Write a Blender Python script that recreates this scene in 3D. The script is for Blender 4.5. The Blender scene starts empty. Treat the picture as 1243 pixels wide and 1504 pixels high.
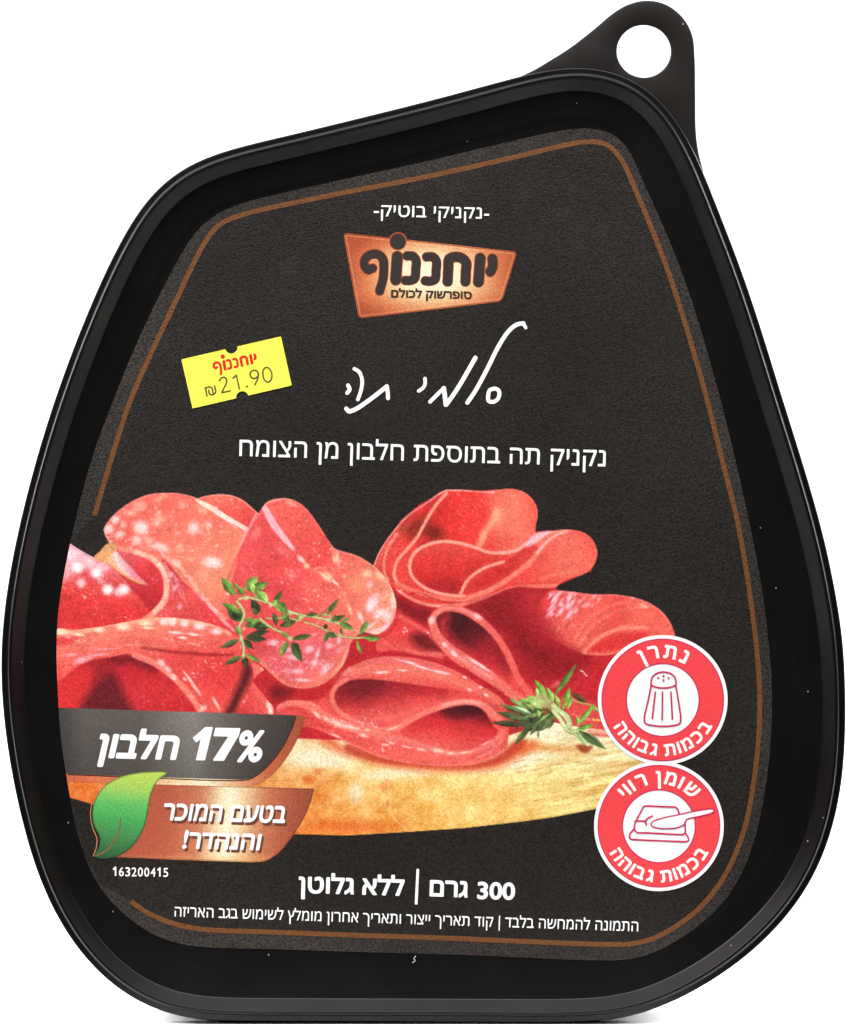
# -*- coding: utf-8 -*-
import bpy, bmesh, math
import numpy as np
from mathutils import Vector

S = 0.00017            # metres per photograph pixel on the label plane
D = 1.0                # camera distance from the label plane
CX, CY = 621.5, 752.0  # optical centre in photograph pixels
BASE = 1502.5          # pixel row on which the package stands
K = 0.84               # ink reflectance scale

scene = bpy.context.scene
COL = scene.collection

# ------------------------------------------------------------------ camera
cam_d = bpy.data.cameras.new("camera")
cam_d.sensor_fit = 'VERTICAL'
cam_d.sensor_height = 24.0
cam_d.lens = 24.0 * D / (1504 * S)
cam_d.clip_start = 0.05
cam_d.clip_end = 50
cam = bpy.data.objects.new("camera", cam_d)
cam.location = (0, -D, (BASE - CY) * S)
cam.rotation_euler = (math.radians(90), 0, 0)
COL.objects.link(cam)
scene.camera = cam

# ------------------------------------------------------------------ world
world = bpy.data.worlds.new("World")
scene.world = world
world.use_nodes = True
wb = world.node_tree.nodes["Background"]
wb.inputs[0].default_value = (0.9, 0.95, 1.0, 1)
wb.inputs[1].default_value = 0.06

scene.view_settings.view_transform = 'Standard'
scene.view_settings.look = 'None'
scene.view_settings.exposure = 0.0
scene.view_settings.gamma = 1.0
scene.view_settings.use_curve_mapping = False
scene.cycles.max_bounces = 6
scene.cycles.diffuse_bounces = 4
scene.cycles.caustics_reflective = False
scene.cycles.caustics_refractive = False

# ------------------------------------------------------------------ lamps: front softboxes, and unseen ones added to whiten the backdrop
def area(name, loc, target, sx, sy, power, col=(1, 1, 1)):
    d = bpy.data.lights.new(name, 'AREA')
    d.shape = 'RECTANGLE'
    d.size, d.size_y = sx, sy
    d.energy = power
    d.color = col
    o = bpy.data.objects.new(name, d)
    o.location = loc
    v = Vector(target) - Vector(loc)
    o.rotation_euler = v.to_track_quat('-Z', 'Y').to_euler()
    COL.objects.link(o)
    return o

area("top_softbox", (0.0, -0.42, 0.95), (0, 0, 0.12), 0.9, 0.5, 13.0, (1.0, 0.985, 0.96))
area("side_softbox", (-0.60, -0.50, 0.80), (0, 0, 0.12), 0.5, 0.5, 13.0, (1.0, 0.99, 0.97))
area("fill_softbox", (0.60, -0.50, 0.78), (0, 0, 0.12), 0.5, 0.5, 4.0, (0.97, 0.99, 1.0))
area("backdrop_fill_lamp", (0.0, 0.30, 1.1), (0, 0.30, 0.0), 1.3, 0.35, 5.0)  # unseen, added to brighten the floor and throw the contact shadow forward
area("backdrop_fill_lamp", (0.0, 0.10, 0.10), (0, 0.07, 0.0), 0.14, 0.05, 0.9)  # added, hidden behind the package to lift its contact shadow
area("floor_side_fill_lamp", (-0.55, 0.10, 0.32), (0.0, 0.0, 0.0), 0.2, 0.3, 10.0)  # added pair out of frame, lightens the floor at the package base
area("floor_side_fill_lamp", (0.55, 0.10, 0.32), (0.0, 0.0, 0.0), 0.2, 0.3, 10.0)  # second of the added pair, from the right

# ------------------------------------------------------------------ helpers
def lin(c):
    c = np.asarray(c, dtype=float)
    return np.where(c <= 0.04045, c / 12.92, ((c + 0.055) / 1.055) ** 2.4)

def inkc(c255):
    return lin(np.asarray(c255, float) / 255.0) * K

def P(px, py, z=0.0):
    """photograph pixel at height z (metres, towards the camera) -> package space"""
    f = (D - z) / D
    return ((px - CX) * S * f, (BASE - CY) * S + (CY - py) * S * f, z)

def Parr(xy, z):
    xy = np.asarray(xy, float)
    f = (D - z) / D
    return np.stack([(xy[:, 0] - CX) * S * f, (BASE - CY) * S + (CY - xy[:, 1]) * S * f, np.full(len(xy), z)], 1)

FR = dict(A=(80, 710, 4.781), B=(320, 710, 4.439), C=(80, 880, 3.656), D=(300, 840, 4.143),
          E=(540, 700, 3.453), F=(560, 860, 3.453), G=(400, 960, 3.656), H=(680, 940, 5.179),
          I=(380, 1040, 2.302), L=(60, 690, 2.0717), R=(540, 690, 2.5896),
          a=(480, 280, 3.884), b=(480, 460, 3.884), s=(250, 480, 6.215), e=(80, 1030, 3.1075),
          k=(860, 920, 5.65), f=(860, 1110, 5.65), P=(0, 0, 1.0))

def T(fr, pts):
    ox, oy, s = FR[fr]
    return [(ox + p[0] / s, oy + p[1] / s) + tuple(p[2:]) for p in pts]

def catmull(pts, closed=True, n=8):
    p = np.array([q[:2] for q in pts], float)
    m = len(p)
    out = []
    rng = range(m) if closed else range(m - 1)
    for i in rng:
        if closed:
            p0, p1, p2, p3 = p[(i - 1) % m], p[i], p[(i + 1) % m], p[(i + 2) % m]
        else:
            p1, p2 = p[i], p[i + 1]
            p0 = p[i - 1] if i > 0 else 2 * p1 - p2
            p3 = p[i + 2] if i + 2 < m else 2 * p2 - p1
        d1 = max(np.linalg.norm(p1 - p0), 1e-6) ** 0.5
        d2 = max(np.linalg.norm(p2 - p1), 1e-6) ** 0.5
        d3 = max(np.linalg.norm(p3 - p2), 1e-6) ** 0.5
        m1 = (p1 - p0) / d1 - (p2 - p0) / (d1 + d2) + (p2 - p1) / d2
        m2 = (p2 - p1) / d2 - (p3 - p1) / (d2 + d3) + (p3 - p2) / d3
        m1, m2 = m1 * d2, m2 * d2
        for t in np.arange(n) / n:
            out.append((2 * t**3 - 3 * t**2 + 1) * p1 + (t**3 - 2 * t**2 + t) * m1 + (-2 * t**3 + 3 * t**2) * p2 + (t**3 - t**2) * m2)
    if not closed:
        out.append(p[-1])
    return np.array(out)

def resample(p, n, closed=True):
    q = np.vstack([p, p[:1]]) if closed else p
    L = np.concatenate([[0], np.cumsum(np.linalg.norm(np.diff(q, axis=0), axis=1))])
    t = np.linspace(0, L[-1], n + 1)[:-1] if closed else np.linspace(0, L[-1], n)
    return np.stack([np.interp(t, L, q[:, 0]), np.interp(t, L, q[:, 1])], 1)

def smooth_closed(p, sig):
    n = len(p)
    k = int(sig * 3)
    w = np.exp(-0.5 * (np.arange(-k, k + 1) / sig) ** 2)
    w /= w.sum()
    out = np.zeros_like(p)
    for j, ww in zip(range(-k, k + 1), w):
        out += ww * np.roll(p, j, axis=0)
    return out

def seg_dist(X, Y, a, b):
    dx, dy = b[0] - a[0], b[1] - a[1]
    l2 = dx * dx + dy * dy
    if l2 < 1e-9:
        return np.hypot(X - a[0], Y - a[1]), np.zeros_like(X)
    t = np.clip(((X - a[0]) * dx + (Y - a[1]) * dy) / l2, 0, 1)
    return np.hypot(X - a[0] - t * dx, Y - a[1] - t * dy), t

def sd_poly(X, Y, pts):
    d = np.full(X.shape, 1e9)
    ins = np.zeros(X.shape, bool)
    n = len(pts)
    for i in range(n):
        a, b = pts[i], pts[(i + 1) % n]
        dd, _ = seg_dist(X, Y, a, b)
        d = np.minimum(d, dd)
        if a[1] != b[1]:
            c = ((a[1] > Y) != (b[1] > Y)) & (X < (b[0] - a[0]) * (Y - a[1]) / (b[1] - a[1]) + a[0])
            ins ^= c
    return np.where(ins, -d, d)

def sd_line(X, Y, pts, w):
    """pts may carry a third value: width factor"""
    d = np.full(X.shape, 1e9)
    n = len(pts)
    if n == 1:
        return np.hypot(X - pts[0][0], Y - pts[0][1]) - w / 2
    for i in range(n - 1):
        a, b = pts[i], pts[i + 1]
        dd, t = seg_dist(X, Y, a, b)
        wa = a[2] if len(a) > 2 else 1.0
        wb_ = b[2] if len(b) > 2 else 1.0
        d = np.minimum(d, dd - w / 2 * (wa + (wb_ - wa) * t))
    return d

def set_color(me, rgb_lin):
    at = me.color_attributes.new("ink", 'FLOAT_COLOR', 'POINT')
    a = np.ones((len(me.vertices), 4), np.float32)
    a[:, :3] = rgb_lin
    at.data.foreach_set("color", a.ravel())

def link(name, me, mat, parent, label=None):
    o = bpy.data.objects.new(name, me)
    if mat:
        me.materials.append(mat)
    COL.objects.link(o)
    if parent:
        o.parent = parent
    if label:
        o["label"] = label
    return o

def mesh_from(name, verts, faces):
    me = bpy.data.meshes.new(name)
    me.from_pydata([tuple(map(float, v)) for v in verts], [], faces)
    me.update()
    return me

def sdf_geo(f, bbox, res):
    """clean flat mesh (pixel space) of the region f<0, marching squares"""
    x0, y0, x1, y1 = bbox
    xs = np.arange(x0, x1 + res, res)
    ys = np.arange(y0, y1 + res, res)
    X, Y = np.meshgrid(xs, ys)
    F = f(X, Y)
    F = np.where(np.abs(F) < 1e-6, 1e-6, F)
    ins = F < 0
    H, W = F.shape
    verts, faces, vid, eid = [], [], {}, {}
    def cv(j, i):
        k = j * W + i
        if k not in vid:
            vid[k] = len(verts)
            verts.append((xs[i], ys[j]))
        return vid[k]
    def ev(j0, i0, j1, i1):
        k = (min((j0, i0), (j1, i1)), max((j0, i0), (j1, i1)))
        if k not in eid:
            t = F[j0, i0] / (F[j0, i0] - F[j1, i1])
            eid[k] = len(verts)
            verts.append((xs[i0] + t * (xs[i1] - xs[i0]), ys[j0] + t * (ys[j1] - ys[j0])))
        return eid[k]
    cnt = ins[:-1, :-1].astype(int) + ins[1:, :-1] + ins[:-1, 1:] + ins[1:, 1:]
    for j, i in zip(*np.nonzero(cnt)):
        cs = [(j, i), (j + 1, i), (j + 1, i + 1), (j, i + 1)]
        poly = []
        for q in range(4):
            a, b = cs[q], cs[(q + 1) % 4]
            if ins[a]:
                poly.append(cv(*a))
            if ins[a] != ins[b]:
                poly.append(ev(*a, *b))
        if len(poly) > 2:
            faces.append(poly)
    return np.array(verts), faces

def sdf_obj(name, f, bbox, res, z, mat, parent, color=None, label=None):
    v, faces = sdf_geo(f, bbox, res)
    me = mesh_from(name, Parr(v, z), faces)
    if color is not None:
        c = color(v[:, 0], v[:, 1]) if callable(color) else np.tile(np.asarray(color, float), (len(v), 1))
        set_color(me, inkc(c))
    return link(name, me, mat, parent, label)

def bbox_of(pts, m):
    p = np.array([q[:2] for q in pts])
    return (p[:, 0].min() - m, p[:, 1].min() - m, p[:, 0].max() + m, p[:, 1].max() + m)

def union(fs):
    def f(X, Y):
        d = np.full(X.shape, 1e9)
        for g in fs:
            d = np.minimum(d, g(X, Y))
        return d
    return f

def strokes_f(lst, w, smooth=True):
    fs, allp = [], []
    for st in lst:
        ww = w
        if isinstance(st, tuple) and isinstance(st[0], (int, float)) is False and len(st) == 2 and isinstance(st[1], (int, float)):
            st, ww = st
        if smooth and len(st) > 2:
            p = [tuple(q) for q in catmull(st, False, 6)]
        else:
            p = st
        allp += p
        fs.append(lambda X, Y, p=p, ww=ww: sd_line(X, Y, p, ww))
    return union(fs), bbox_of(allp, w + 3)

def strokes_obj(name, lst, w, z, mat, parent, color, res=0.8, smooth=True, label=None):
    f, bb = strokes_f(lst, w, smooth)
    return sdf_obj(name, f, bb, res, z, mat, parent, color, label)

def ramp(t, stops):
    t = np.asarray(t, float)
    xs = [s[0] for s in stops]
    return np.stack([np.interp(t, xs, [s[1][k] for s in stops]) for k in range(3)], -1)

# ------------------------------------------------------------------ materials
def new_mat(name):
    m = bpy.data.materials.new(name)
    m.use_nodes = True
    nt = m.node_tree
    return m, nt, nt.nodes["Principled BSDF"]

def N(nt, t, **kw):
    n = nt.nodes.new(t)
    for k, v in kw.items():
        setattr(n, k, v)
    return n

def grain_bump(nt, bsdf, scale, strength, dist):
    tc = N(nt, "ShaderNodeTexCoord")
    no = N(nt, "ShaderNodeTexNoise")
    no.inputs["Scale"].default_value = scale
    no.inputs["Detail"].default_value = 2.0
    bp = N(nt, "ShaderNodeBump")
    bp.inputs["Strength"].default_value = strength
    bp.inputs["Distance"].default_value = dist
    nt.links.new(tc.outputs["Object"], no.inputs["Vector"])
    nt.links.new(no.outputs["Fac"], bp.inputs["Height"])
    nt.links.new(bp.outputs["Normal"], bsdf.inputs["Normal"])
    return tc, no

def ink_material(name, color=None, rough=0.5, grain=0.35, mottle=0.16, spec=0.25, slow=0.03):
    m, nt, b = new_mat(name)
    b.inputs["Roughness"].default_value = rough
    b.inputs["Specular IOR Level"].default_value = spec
    tc, no = grain_bump(nt, b, 2600.0, grain, 0.0003)
    n2 = N(nt, "ShaderNodeTexNoise")
    n2.inputs["Scale"].default_value = 2700.0
    n2.inputs["Detail"].default_value = 1.0
    nt.links.new(tc.outputs["Object"], n2.inputs["Vector"])
    mr = N(nt, "ShaderNodeMapRange")
    mr.inputs["From Min"].default_value = 0.34
    mr.inputs["From Max"].default_value = 0.66
    mr.inputs["To Min"].default_value = 1 - mottle
    mr.inputs["To Max"].default_value = 1 + mottle
    nt.links.new(n2.outputs["Fac"], mr.inputs["Value"])
    # slow colour noise, standing in for uneven sheen on the label
    n4 = N(nt, "ShaderNodeTexNoise")
    n4.inputs["Scale"].default_value = 22.0
    n4.inputs["Detail"].default_value = 3.0
    nt.links.new(tc.outputs["Object"], n4.inputs["Vector"])
    m4 = N(nt, "ShaderNodeMapRange")
    m4.inputs["From Min"].default_value = 0.3
    m4.inputs["From Max"].default_value = 0.7
    m4.inputs["To Min"].default_value = 1 - slow
    m4.inputs["To Max"].default_value = 1 + slow
    nt.links.new(n4.outputs["Fac"], m4.inputs["Value"])
    mm = N(nt, "ShaderNodeMath", operation='MULTIPLY')
    nt.links.new(mr.outputs["Result"], mm.inputs[0])
    nt.links.new(m4.outputs["Result"], mm.inputs[1])
    mx = N(nt, "ShaderNodeMix", data_type='RGBA', blend_type='MULTIPLY')
    mx.inputs[0].default_value = 1.0
    if color is None:
        at = N(nt, "ShaderNodeAttribute", attribute_name="ink")
        nt.links.new(at.outputs["Color"], mx.inputs[6])
    else:
        mx.inputs[6].default_value = (*[float(c) for c in color], 1)
    nt.links.new(mm.outputs[0], mx.inputs[7])
    nt.links.new(mx.outputs[2], b.inputs["Base Color"])
    return m

def plastic_material(name, base, rough, dust=True):
    m, nt, b = new_mat(name)
    b.inputs["Roughness"].default_value = rough
    b.inputs["Specular IOR Level"].default_value = 0.33
    tc, no = grain_bump(nt, b, 900.0, 0.06, 0.0002)
    n3 = N(nt, "ShaderNodeTexNoise")
    n3.inputs["Scale"].default_value = 60.0
    nt.links.new(tc.outputs["Object"], n3.inputs["Vector"])
    mr = N(nt, "ShaderNodeMapRange")
    mr.inputs["To Min"].default_value = rough - 0.05
    mr.inputs["To Max"].default_value = rough + 0.07
    nt.links.new(n3.outputs["Fac"], mr.inputs["Value"])
    nt.links.new(mr.outputs["Result"], b.inputs["Roughness"])
    # sparse dust specks lying on the plastic
    vo = N(nt, "ShaderNodeTexVoronoi")
    vo.inputs["Scale"].default_value = 260.0
    nt.links.new(tc.outputs["Object"], vo.inputs["Vector"])
    lt = N(nt, "ShaderNodeMath", operation='LESS_THAN')
    lt.inputs[1].default_value = 0.055
    nt.links.new(vo.outputs["Distance"], lt.inputs[0])
    sx = N(nt, "ShaderNodeSeparateColor")
    nt.links.new(vo.outputs["Color"], sx.inputs[0])
    gt = N(nt, "ShaderNodeMath", operation='GREATER_THAN')
    gt.inputs[1].default_value = 0.86
    nt.links.new(sx.outputs[0], gt.inputs[0])
    mu = N(nt, "ShaderNodeMath", operation='MULTIPLY')
    nt.links.new(lt.outputs[0], mu.inputs[0])
    nt.links.new(gt.outputs[0], mu.inputs[1])
    mx = N(nt, "ShaderNodeMix", data_type='RGBA')
    mx.inputs[6].default_value = (*base, 1)
    mx.inputs[7].default_value = (0.22, 0.21, 0.2, 1)
    nt.links.new(mu.outputs[0], mx.inputs[0])
    nt.links.new(mx.outputs[2], b.inputs["Base Color"])
    return m

def plain_material(name, color, rough=0.6):
    m, nt, b = new_mat(name)
    b.inputs["Base Color"].default_value = (*[float(c) for c in color], 1)
    b.inputs["Roughness"].default_value = rough
    return m

M_INK = ink_material("printed_ink")
M_TEXT = ink_material("white_ink", color=inkc((252, 252, 252)), mottle=0.05, grain=0.2)
M_LABEL = ink_material("black_label_film", color=(0.0215, 0.0176, 0.0150), rough=0.48, grain=0.5, mottle=0.7, slow=0.3)
M_PLASTIC = plastic_material("black_plastic", (0.0022, 0.0020, 0.0020), 0.31)
M_TAB = plastic_material("matt_black_plastic", (0.0064, 0.0048, 0.0040), 0.42)
M_STICKER = ink_material("yellow_sticker_paper", color=inkc((240, 232, 86)), mottle=0.03, grain=0.08, rough=0.55)
M_WHITE = plain_material("white_backdrop_paper", (0.88, 0.88, 0.88), 0.9)
M_LINT = plain_material("lint", (0.6, 0.6, 0.6), 0.9)

# ------------------------------------------------------------------ setting: white seamless backdrop
def build_backdrop():
    prof = [(-0.03, 0.0), (0.55, 0.0)]
    r = 0.35
    for k in range(1, 17):
        a = math.pi / 2 * k / 16
        prof.append((0.55 + r * math.sin(a), r - r * math.cos(a)))
    prof.append((0.9, 2.2))
    v, f = [], []
    for y, z in prof:
        v += [(-1.8, y, z), (1.8, y, z)]
    for i in range(len(prof) - 1):
        f.append((2 * i, 2 * i + 1, 2 * i + 3, 2 * i + 2))
    me = mesh_from("backdrop", v, f)
    for p in me.polygons:
        p.use_smooth = True
    o = link("backdrop", me, M_WHITE, None)
    o["kind"] = "structure"
build_backdrop()

# ------------------------------------------------------------------ the package
pack = bpy.data.objects.new("food_package", None)
pack.empty_display_size = 0.05
COL.objects.link(pack)
pack.rotation_euler = (math.radians(90), 0, 0)
pack["label"] = "black plastic salami package with hanging tab and printed label, standing on the white backdrop"
pack["category"] = "food package"

OUT = [(295, 232), (255, 254), (218, 288), (190, 330), (154, 400), (117, 487), (87, 567), (55, 667), (24, 790), (8, 880),
       (1, 960), (3, 1030), (11, 1100), (26, 1180), (44, 1250), (66, 1312), (94, 1366), (124, 1408), (161, 1445),
       (206, 1475), (250, 1492), (300, 1499), (420, 1500.5), (560, 1501), (700, 1501.5), (840, 1502), (900, 1499), (960, 1485),
       (1030, 1451), (1090, 1411), (1145, 1360), (1190, 1300), (1220, 1230), (1236, 1160), (1242, 1090), (1242, 1010),
       (1239, 941), (1229, 877), (1213, 797), (1186, 700), (1150, 585), (1112, 462), (1080, 370), (1052, 300), (1033, 250), (1008, 197), (975, 149),
       (938, 118), (895, 101), (850, 96), (800, 102), (767, 111), (622, 150), (460, 190)]
outline = resample(catmull(OUT), 560)
outline = smooth_closed(outline, 5.0)

def offset_ring(p, off):
    t = np.roll(p, -1, 0) - np.roll(p, 1, 0)
    t /= np.linalg.norm(t, axis=1)[:, None]
    n = np.stack([t[:, 1], -t[:, 0]], 1)
    c = p.mean(0)
    if ((c - p) * n).sum() < 0:
        n = -n
    return p + n * off

def loft(rings, cap_last=True, cap_first=False):
    n = len(rings[0])
    v = np.vstack(rings)
    f = []
    for r in range(len(rings) - 1):
        for i in range(n):
            j = (i + 1) % n
            f.append((r * n + i, r * n + j, (r + 1) * n + j, (r + 1) * n + i))
    verts = [tuple(x) for x in v]
    def fan(base, ring):
        c = len(verts)
        verts.append(tuple(ring.mean(0)))
        for i in range(n):
            f.append((base + i, base + (i + 1) % n, c))
    if cap_last:
        fan((len(rings) - 1) * n, rings[-1])
    if cap_first:
        fan(0, rings[0])
    return verts, f

def shade_obj(o, ang=40):
    bm = bmesh.new()
    bm.from_mesh(o.data)
    bmesh.ops.recalc_face_normals(bm, faces=bm.faces)
    for fc in bm.faces:
        fc.smooth = True
    for ed in bm.edges:
        if len(ed.link_faces) == 2 and ed.calc_face_angle(0) > math.radians(ang):
            ed.smooth = False
    bm.to_mesh(o.data)
    bm.free()

MM = 0.001
# lid: (inward offset in px, height in mm)
LID = [(10, -4.5), (1.5, -4.5), (0.2, -4.0), (0, -3.2), (0, 0.9), (0.15, 1.25), (0.6, 1.45), (1.4, 1.54), (8.4, 1.56), (9.3, 1.62), (9.8, 1.9),
       (10.4, 3.7), (10.7, 3.9), (11.1, 3.98), (11.6, 4.0), (14.9, 3.98), (15.5, 3.92), (16.2, 3.76), (17.0, 3.6), (33.6, 0.78), (34.3, 0.71), (35.2, 0.67),
       (56.0, 0.37), (57, 0.35), (58, 0.335), (60, 0.31), (70, 0.2), (78, 0.0)]
def supported(prof, e=0.25):
    """extra loops beside every corner so that the long facets shade flat"""
    out = []
    for (o0, h0), (o1, h1) in zip(prof, prof[1:]):
        out.append((o0, h0))
        if abs(o1 - o0) > 2:
            t = e / abs(o1 - o0)
            out.append((o0 + (o1 - o0) * t, h0 + (h1 - h0) * t))
            out.append((o1 - (o1 - o0) * t, h1 - (h1 - h0) * t))
    return out + [prof[-1]]
rings = [Parr(offset_ring(outline, o), h * MM) for o, h in supported(LID)]
v, f = loft(rings)
lid = link("lid", mesh_from("lid", v, f), M_PLASTIC, pack)
shade_obj(lid, 50)

TRAY = [(11, -2.5), (12, -4.3), (13, -12), (20, -22), (26, -27), (34, -29.5), (46, -30), (90, -30)]
rings = [Parr(offset_ring(outline, o), h * MM) for o, h in TRAY]
v, f = loft(rings)
tray = link("tray", mesh_from("tray", v, f), M_PLASTIC, pack)
shade_obj(tray, 50)

# hanging tab
TAB = [(760, 114), (785, 102), (802, 92), (837, 70), (872, 43), (902, 18), (926, 5), (952, 0.5), (978, 6), (1002, 24), (1017, 50), (1021, 82),
       (1022, 140), (1023, 195), (1027, 225), (1034, 252)]
tab_out = list(map(tuple, catmull(TAB, False, 6))) + [(1018, 262), (992, 207), (962, 163), (930, 136), (892, 120), (850, 115), (800, 120), (772, 127)]
def build_tab():
    bm = bmesh.new()
    zt = 1.0 * MM
    def loop(pts):
        vs = [bm.verts.new(P(x, y, zt)) for x, y in pts]
        return [bm.edges.new((vs[i], vs[(i + 1) % len(vs)])) for i in range(len(vs))]
    es = loop(tab_out)
    hole = [(946 + 39.5 * math.cos(a), 75 + 38.5 * math.sin(a)) for a in np.linspace(0, 2 * math.pi, 72, endpoint=False)]
    es += loop(hole)
    g = bmesh.ops.triangle_fill(bm, edges=es, use_beauty=True)
    faces = [x for x in bm.faces]
    # drop any face filled across the hole
    for fc in list(bm.faces):
        c = fc.calc_center_median()
        hx, hy, _ = P(946, 75, zt)
        if math.hypot(c.x - hx, c.y - hy) < 37 * S:
            bm.faces.remove(fc)
    ex = bmesh.ops.extrude_face_region(bm, geom=list(bm.faces))
    vs = [x for x in ex['geom'] if isinstance(x, bmesh.types.BMVert)]
    for vv in vs:
        vv.co.z -= 1.6 * MM
    bmesh.ops.recalc_face_normals(bm, faces=bm.faces)
    be = [e for e in bm.edges if len(e.link_faces) == 2 and e.calc_face_angle(0) > 1.2]
    bmesh.ops.bevel(bm, geom=be, offset=0.35 * MM, segments=3, affect='EDGES', profile=0.5)
    me = bpy.data.meshes.new("hanging_tab")
    bm.to_mesh(me)
    bm.free()
    o = link("hanging_tab", me, M_TAB, pack)
    shade_obj(o, 35)
build_tab()

# label film
LAB = [(255, 394), (284, 345), (311, 319), (345, 302), (480, 269), (622, 238), (740, 210), (822, 192), (862, 188), (897, 194), (922, 216), (942, 260), (1002, 400),
       (1050, 555), (1086, 700), (1107, 797), (1120, 867), (1129, 941), (1134, 1006), (1133, 1080), (1125, 1155), (1111, 1225), (1091, 1281), (1064, 1324),
       (1030, 1357), (994, 1382), (960, 1400), (920, 1410), (875, 1410.5), (800, 1408), (696, 1403), (550, 1399), (400, 1394), (300, 1391), (257, 1385), (224, 1372),
       (193, 1352), (167, 1328), (145, 1301), (126, 1261), (109, 1205), (98, 1140), (90, 1090), (86, 1035), (83, 960), (85, 905), (92, 855), (106, 785), (135, 674), (167, 587), (206, 493)]
lab_out = smooth_closed(resample(catmull(LAB), 520), 2.0)
ZL = 0.15 * MM
def build_label():
    top = Parr(lab_out, ZL)
    low = Parr(lab_out, 0.03 * MM)
    v, f = loft([low, top])
    o = link("label", mesh_from("label", v, f), M_LABEL, pack)
    return o
label = build_label()

def lab_sd(X, Y):
    return sd_poly(X, Y, lab_out[::3])

# bronze border line
BR1 = [(139, 757), (161, 683), (190, 593), (222, 519), (251, 458), (280, 396), (300, 358), (319, 333), (345, 319), (480, 288), (622, 260.5), (772, 227),
       (822, 215), (865, 208), (892, 213), (912, 233), (932, 275), (982, 400), (1030, 555), (1067, 700), (1083, 764), (1100, 861), (1112, 957), (1116, 1022),
       (1114, 1090), (1107, 1150), (1094, 1216), (1068, 1280), (1036, 1325), (1004, 1353), (965, 1376), (930, 1386), (890, 1387), (800, 1384), (659, 1378),
       (520, 1373.5), (400, 1369), (295, 1364.5), (257, 1357), (232, 1348), (212, 1338), (193, 1324)]
def ribbon(name, pts, w, z, mat, parent, color=None, n=420):
    p = resample(catmull(pts, False, 8), n, closed=False)
    t = np.gradient(p, axis=0)
    t /= np.linalg.norm(t, axis=1)[:, None]
    nn = np.stack([-t[:, 1], t[:, 0]], 1)
    a, b = Parr(p + nn * w / 2, z), Parr(p - nn * w / 2, z)
    v = np.vstack([a, b])
    m = len(p)
    f = [(i, i + 1, m + i + 1, m + i) for i in range(m - 1)]
    return link(name, mesh_from(name, v, f), mat, parent)
M_BRONZE = ink_material("bronze_ink", color=inkc((108, 65, 29)), mottle=0.2, grain=0.6)
M_FIELD = ink_material("black_field_ink", color=(0.0116, 0.0091, 0.0074), rough=0.48, grain=0.5, mottle=0.7, slow=0.3)
def build_field():
    p = np.vstack([catmull(BR1, False, 6), np.array([(150, 1300), (60, 1150), (60, 950), (100, 800)], float)])
    f = lambda X, Y: np.maximum(sd_poly(X, Y, p), sd_poly(X, Y, lab_out[::3]) + 0.3)
    return sdf_obj("printed_field", f, bbox_of(lab_out, 4), 4.0, 0.175 * MM, M_FIELD, label)
build_field()
ribbon("border_line", BR1, 7.2, 0.20 * MM, M_BRONZE, label)

# ------------------------------------------------------------------ printed picture, painted in numbers onto a fine sheet
rng = np.random.default_rng(7)
STEP = 1.25
GX0, GY0, GX1, GY1 = 78, 706, 1012, 1242
gx = np.arange(GX0, GX1, STEP)
gy = np.arange(GY0, GY1, STEP)
GX, GY = np.meshgrid(gx, gy)
GH, GW = GX.shape
CAN = np.tile(np.array([48, 45, 43], float), (GH, GW, 1))
IDS = np.zeros((GH, GW), int)
COV = np.zeros((GH, GW))

def vnoise(scale_x, scale_y, seed, ang=0.0):
    r = np.random.default_rng(seed)
    c, s = math.cos(ang), math.sin(ang)
    U = (GX * c + GY * s) / scale_x
    V = (-GX * s + GY * c) / scale_y
    U = U - U.min(); V = V - V.min()
    g = r.random((int(V.max()) + 3, int(U.max()) + 3))
    i, j = U.astype(int), V.astype(int)
    fu, fv = U - i, V - j
    fu = fu * fu * (3 - 2 * fu); fv = fv * fv * (3 - 2 * fv)
    return (g[j, i] * (1 - fu) * (1 - fv) + g[j, i + 1] * fu * (1 - fv) + g[j + 1, i] * (1 - fu) * fv + g[j + 1, i + 1] * fu * fv)

MOT = 0.5 * vnoise(22, 22, 1) + 0.3 * vnoise(9, 9, 2) + 0.2 * vnoise(4, 4, 3)

def win(bb):
    i0 = max(int((bb[0] - GX0) / STEP), 0); i1 = min(int((bb[2] - GX0) / STEP) + 2, GW)
    j0 = max(int((bb[1] - GY0) / STEP), 0); j1 = min(int((bb[3] - GY0) / STEP) + 2, GH)
    return slice(j0, max(j1, j0)), slice(i0, max(i1, i0))

def comp(w, a, col, ident):
    c = CAN[w]
    col = np.asarray(col, float)
    CAN[w] = c * (1 - a[..., None]) + col * a[..., None]
    if ident:
        IDS[w] = np.where(a > 0.5, ident, IDS[w])
        COV[w] = np.maximum(COV[w], a)

def fill(fr, pts, col, soft=1.2, alpha=1.0, ident=0, sm=True, clip=None, rim=None, mot=0.0):
    """col: rgb, or function(X, Y, d) -> rgb array; returns the mask"""
    q = T(fr, pts)
    p = catmull(q, True, 6) if sm else np.array(q, float)
    w = win(bbox_of(p, soft * 2 + 2))
    X, Y = GX[w], GY[w]
    m = np.zeros((GH, GW))
    if X.size == 0:
        return m
    d = sd_poly(X, Y, p)
    a = np.clip(0.5 - d / soft, 0, 1) * alpha
    if soft > 3:
        a = a * a * (3 - 2 * a) if alpha == 1 else a
    if clip is not None:
        a = a * clip[w]
    c = col(X, Y, d) if callable(col) else np.tile(np.array(col, float), X.shape + (1,))
    if mot:
        c = c * (1 + mot * (MOT[w] - 0.5))[..., None]
    if rim:
        rc, rw, ra = rim
        k = np.clip(1 - np.abs(d + rw * 0.5) / (rw * 0.7), 0, 1) * ra
        c = c * (1 - k[..., None]) + np.array(rc, float) * k[..., None]
    comp(w, a, c, ident)
    m[w] = np.clip(0.5 - d / soft, 0, 1)
    return m

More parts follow.
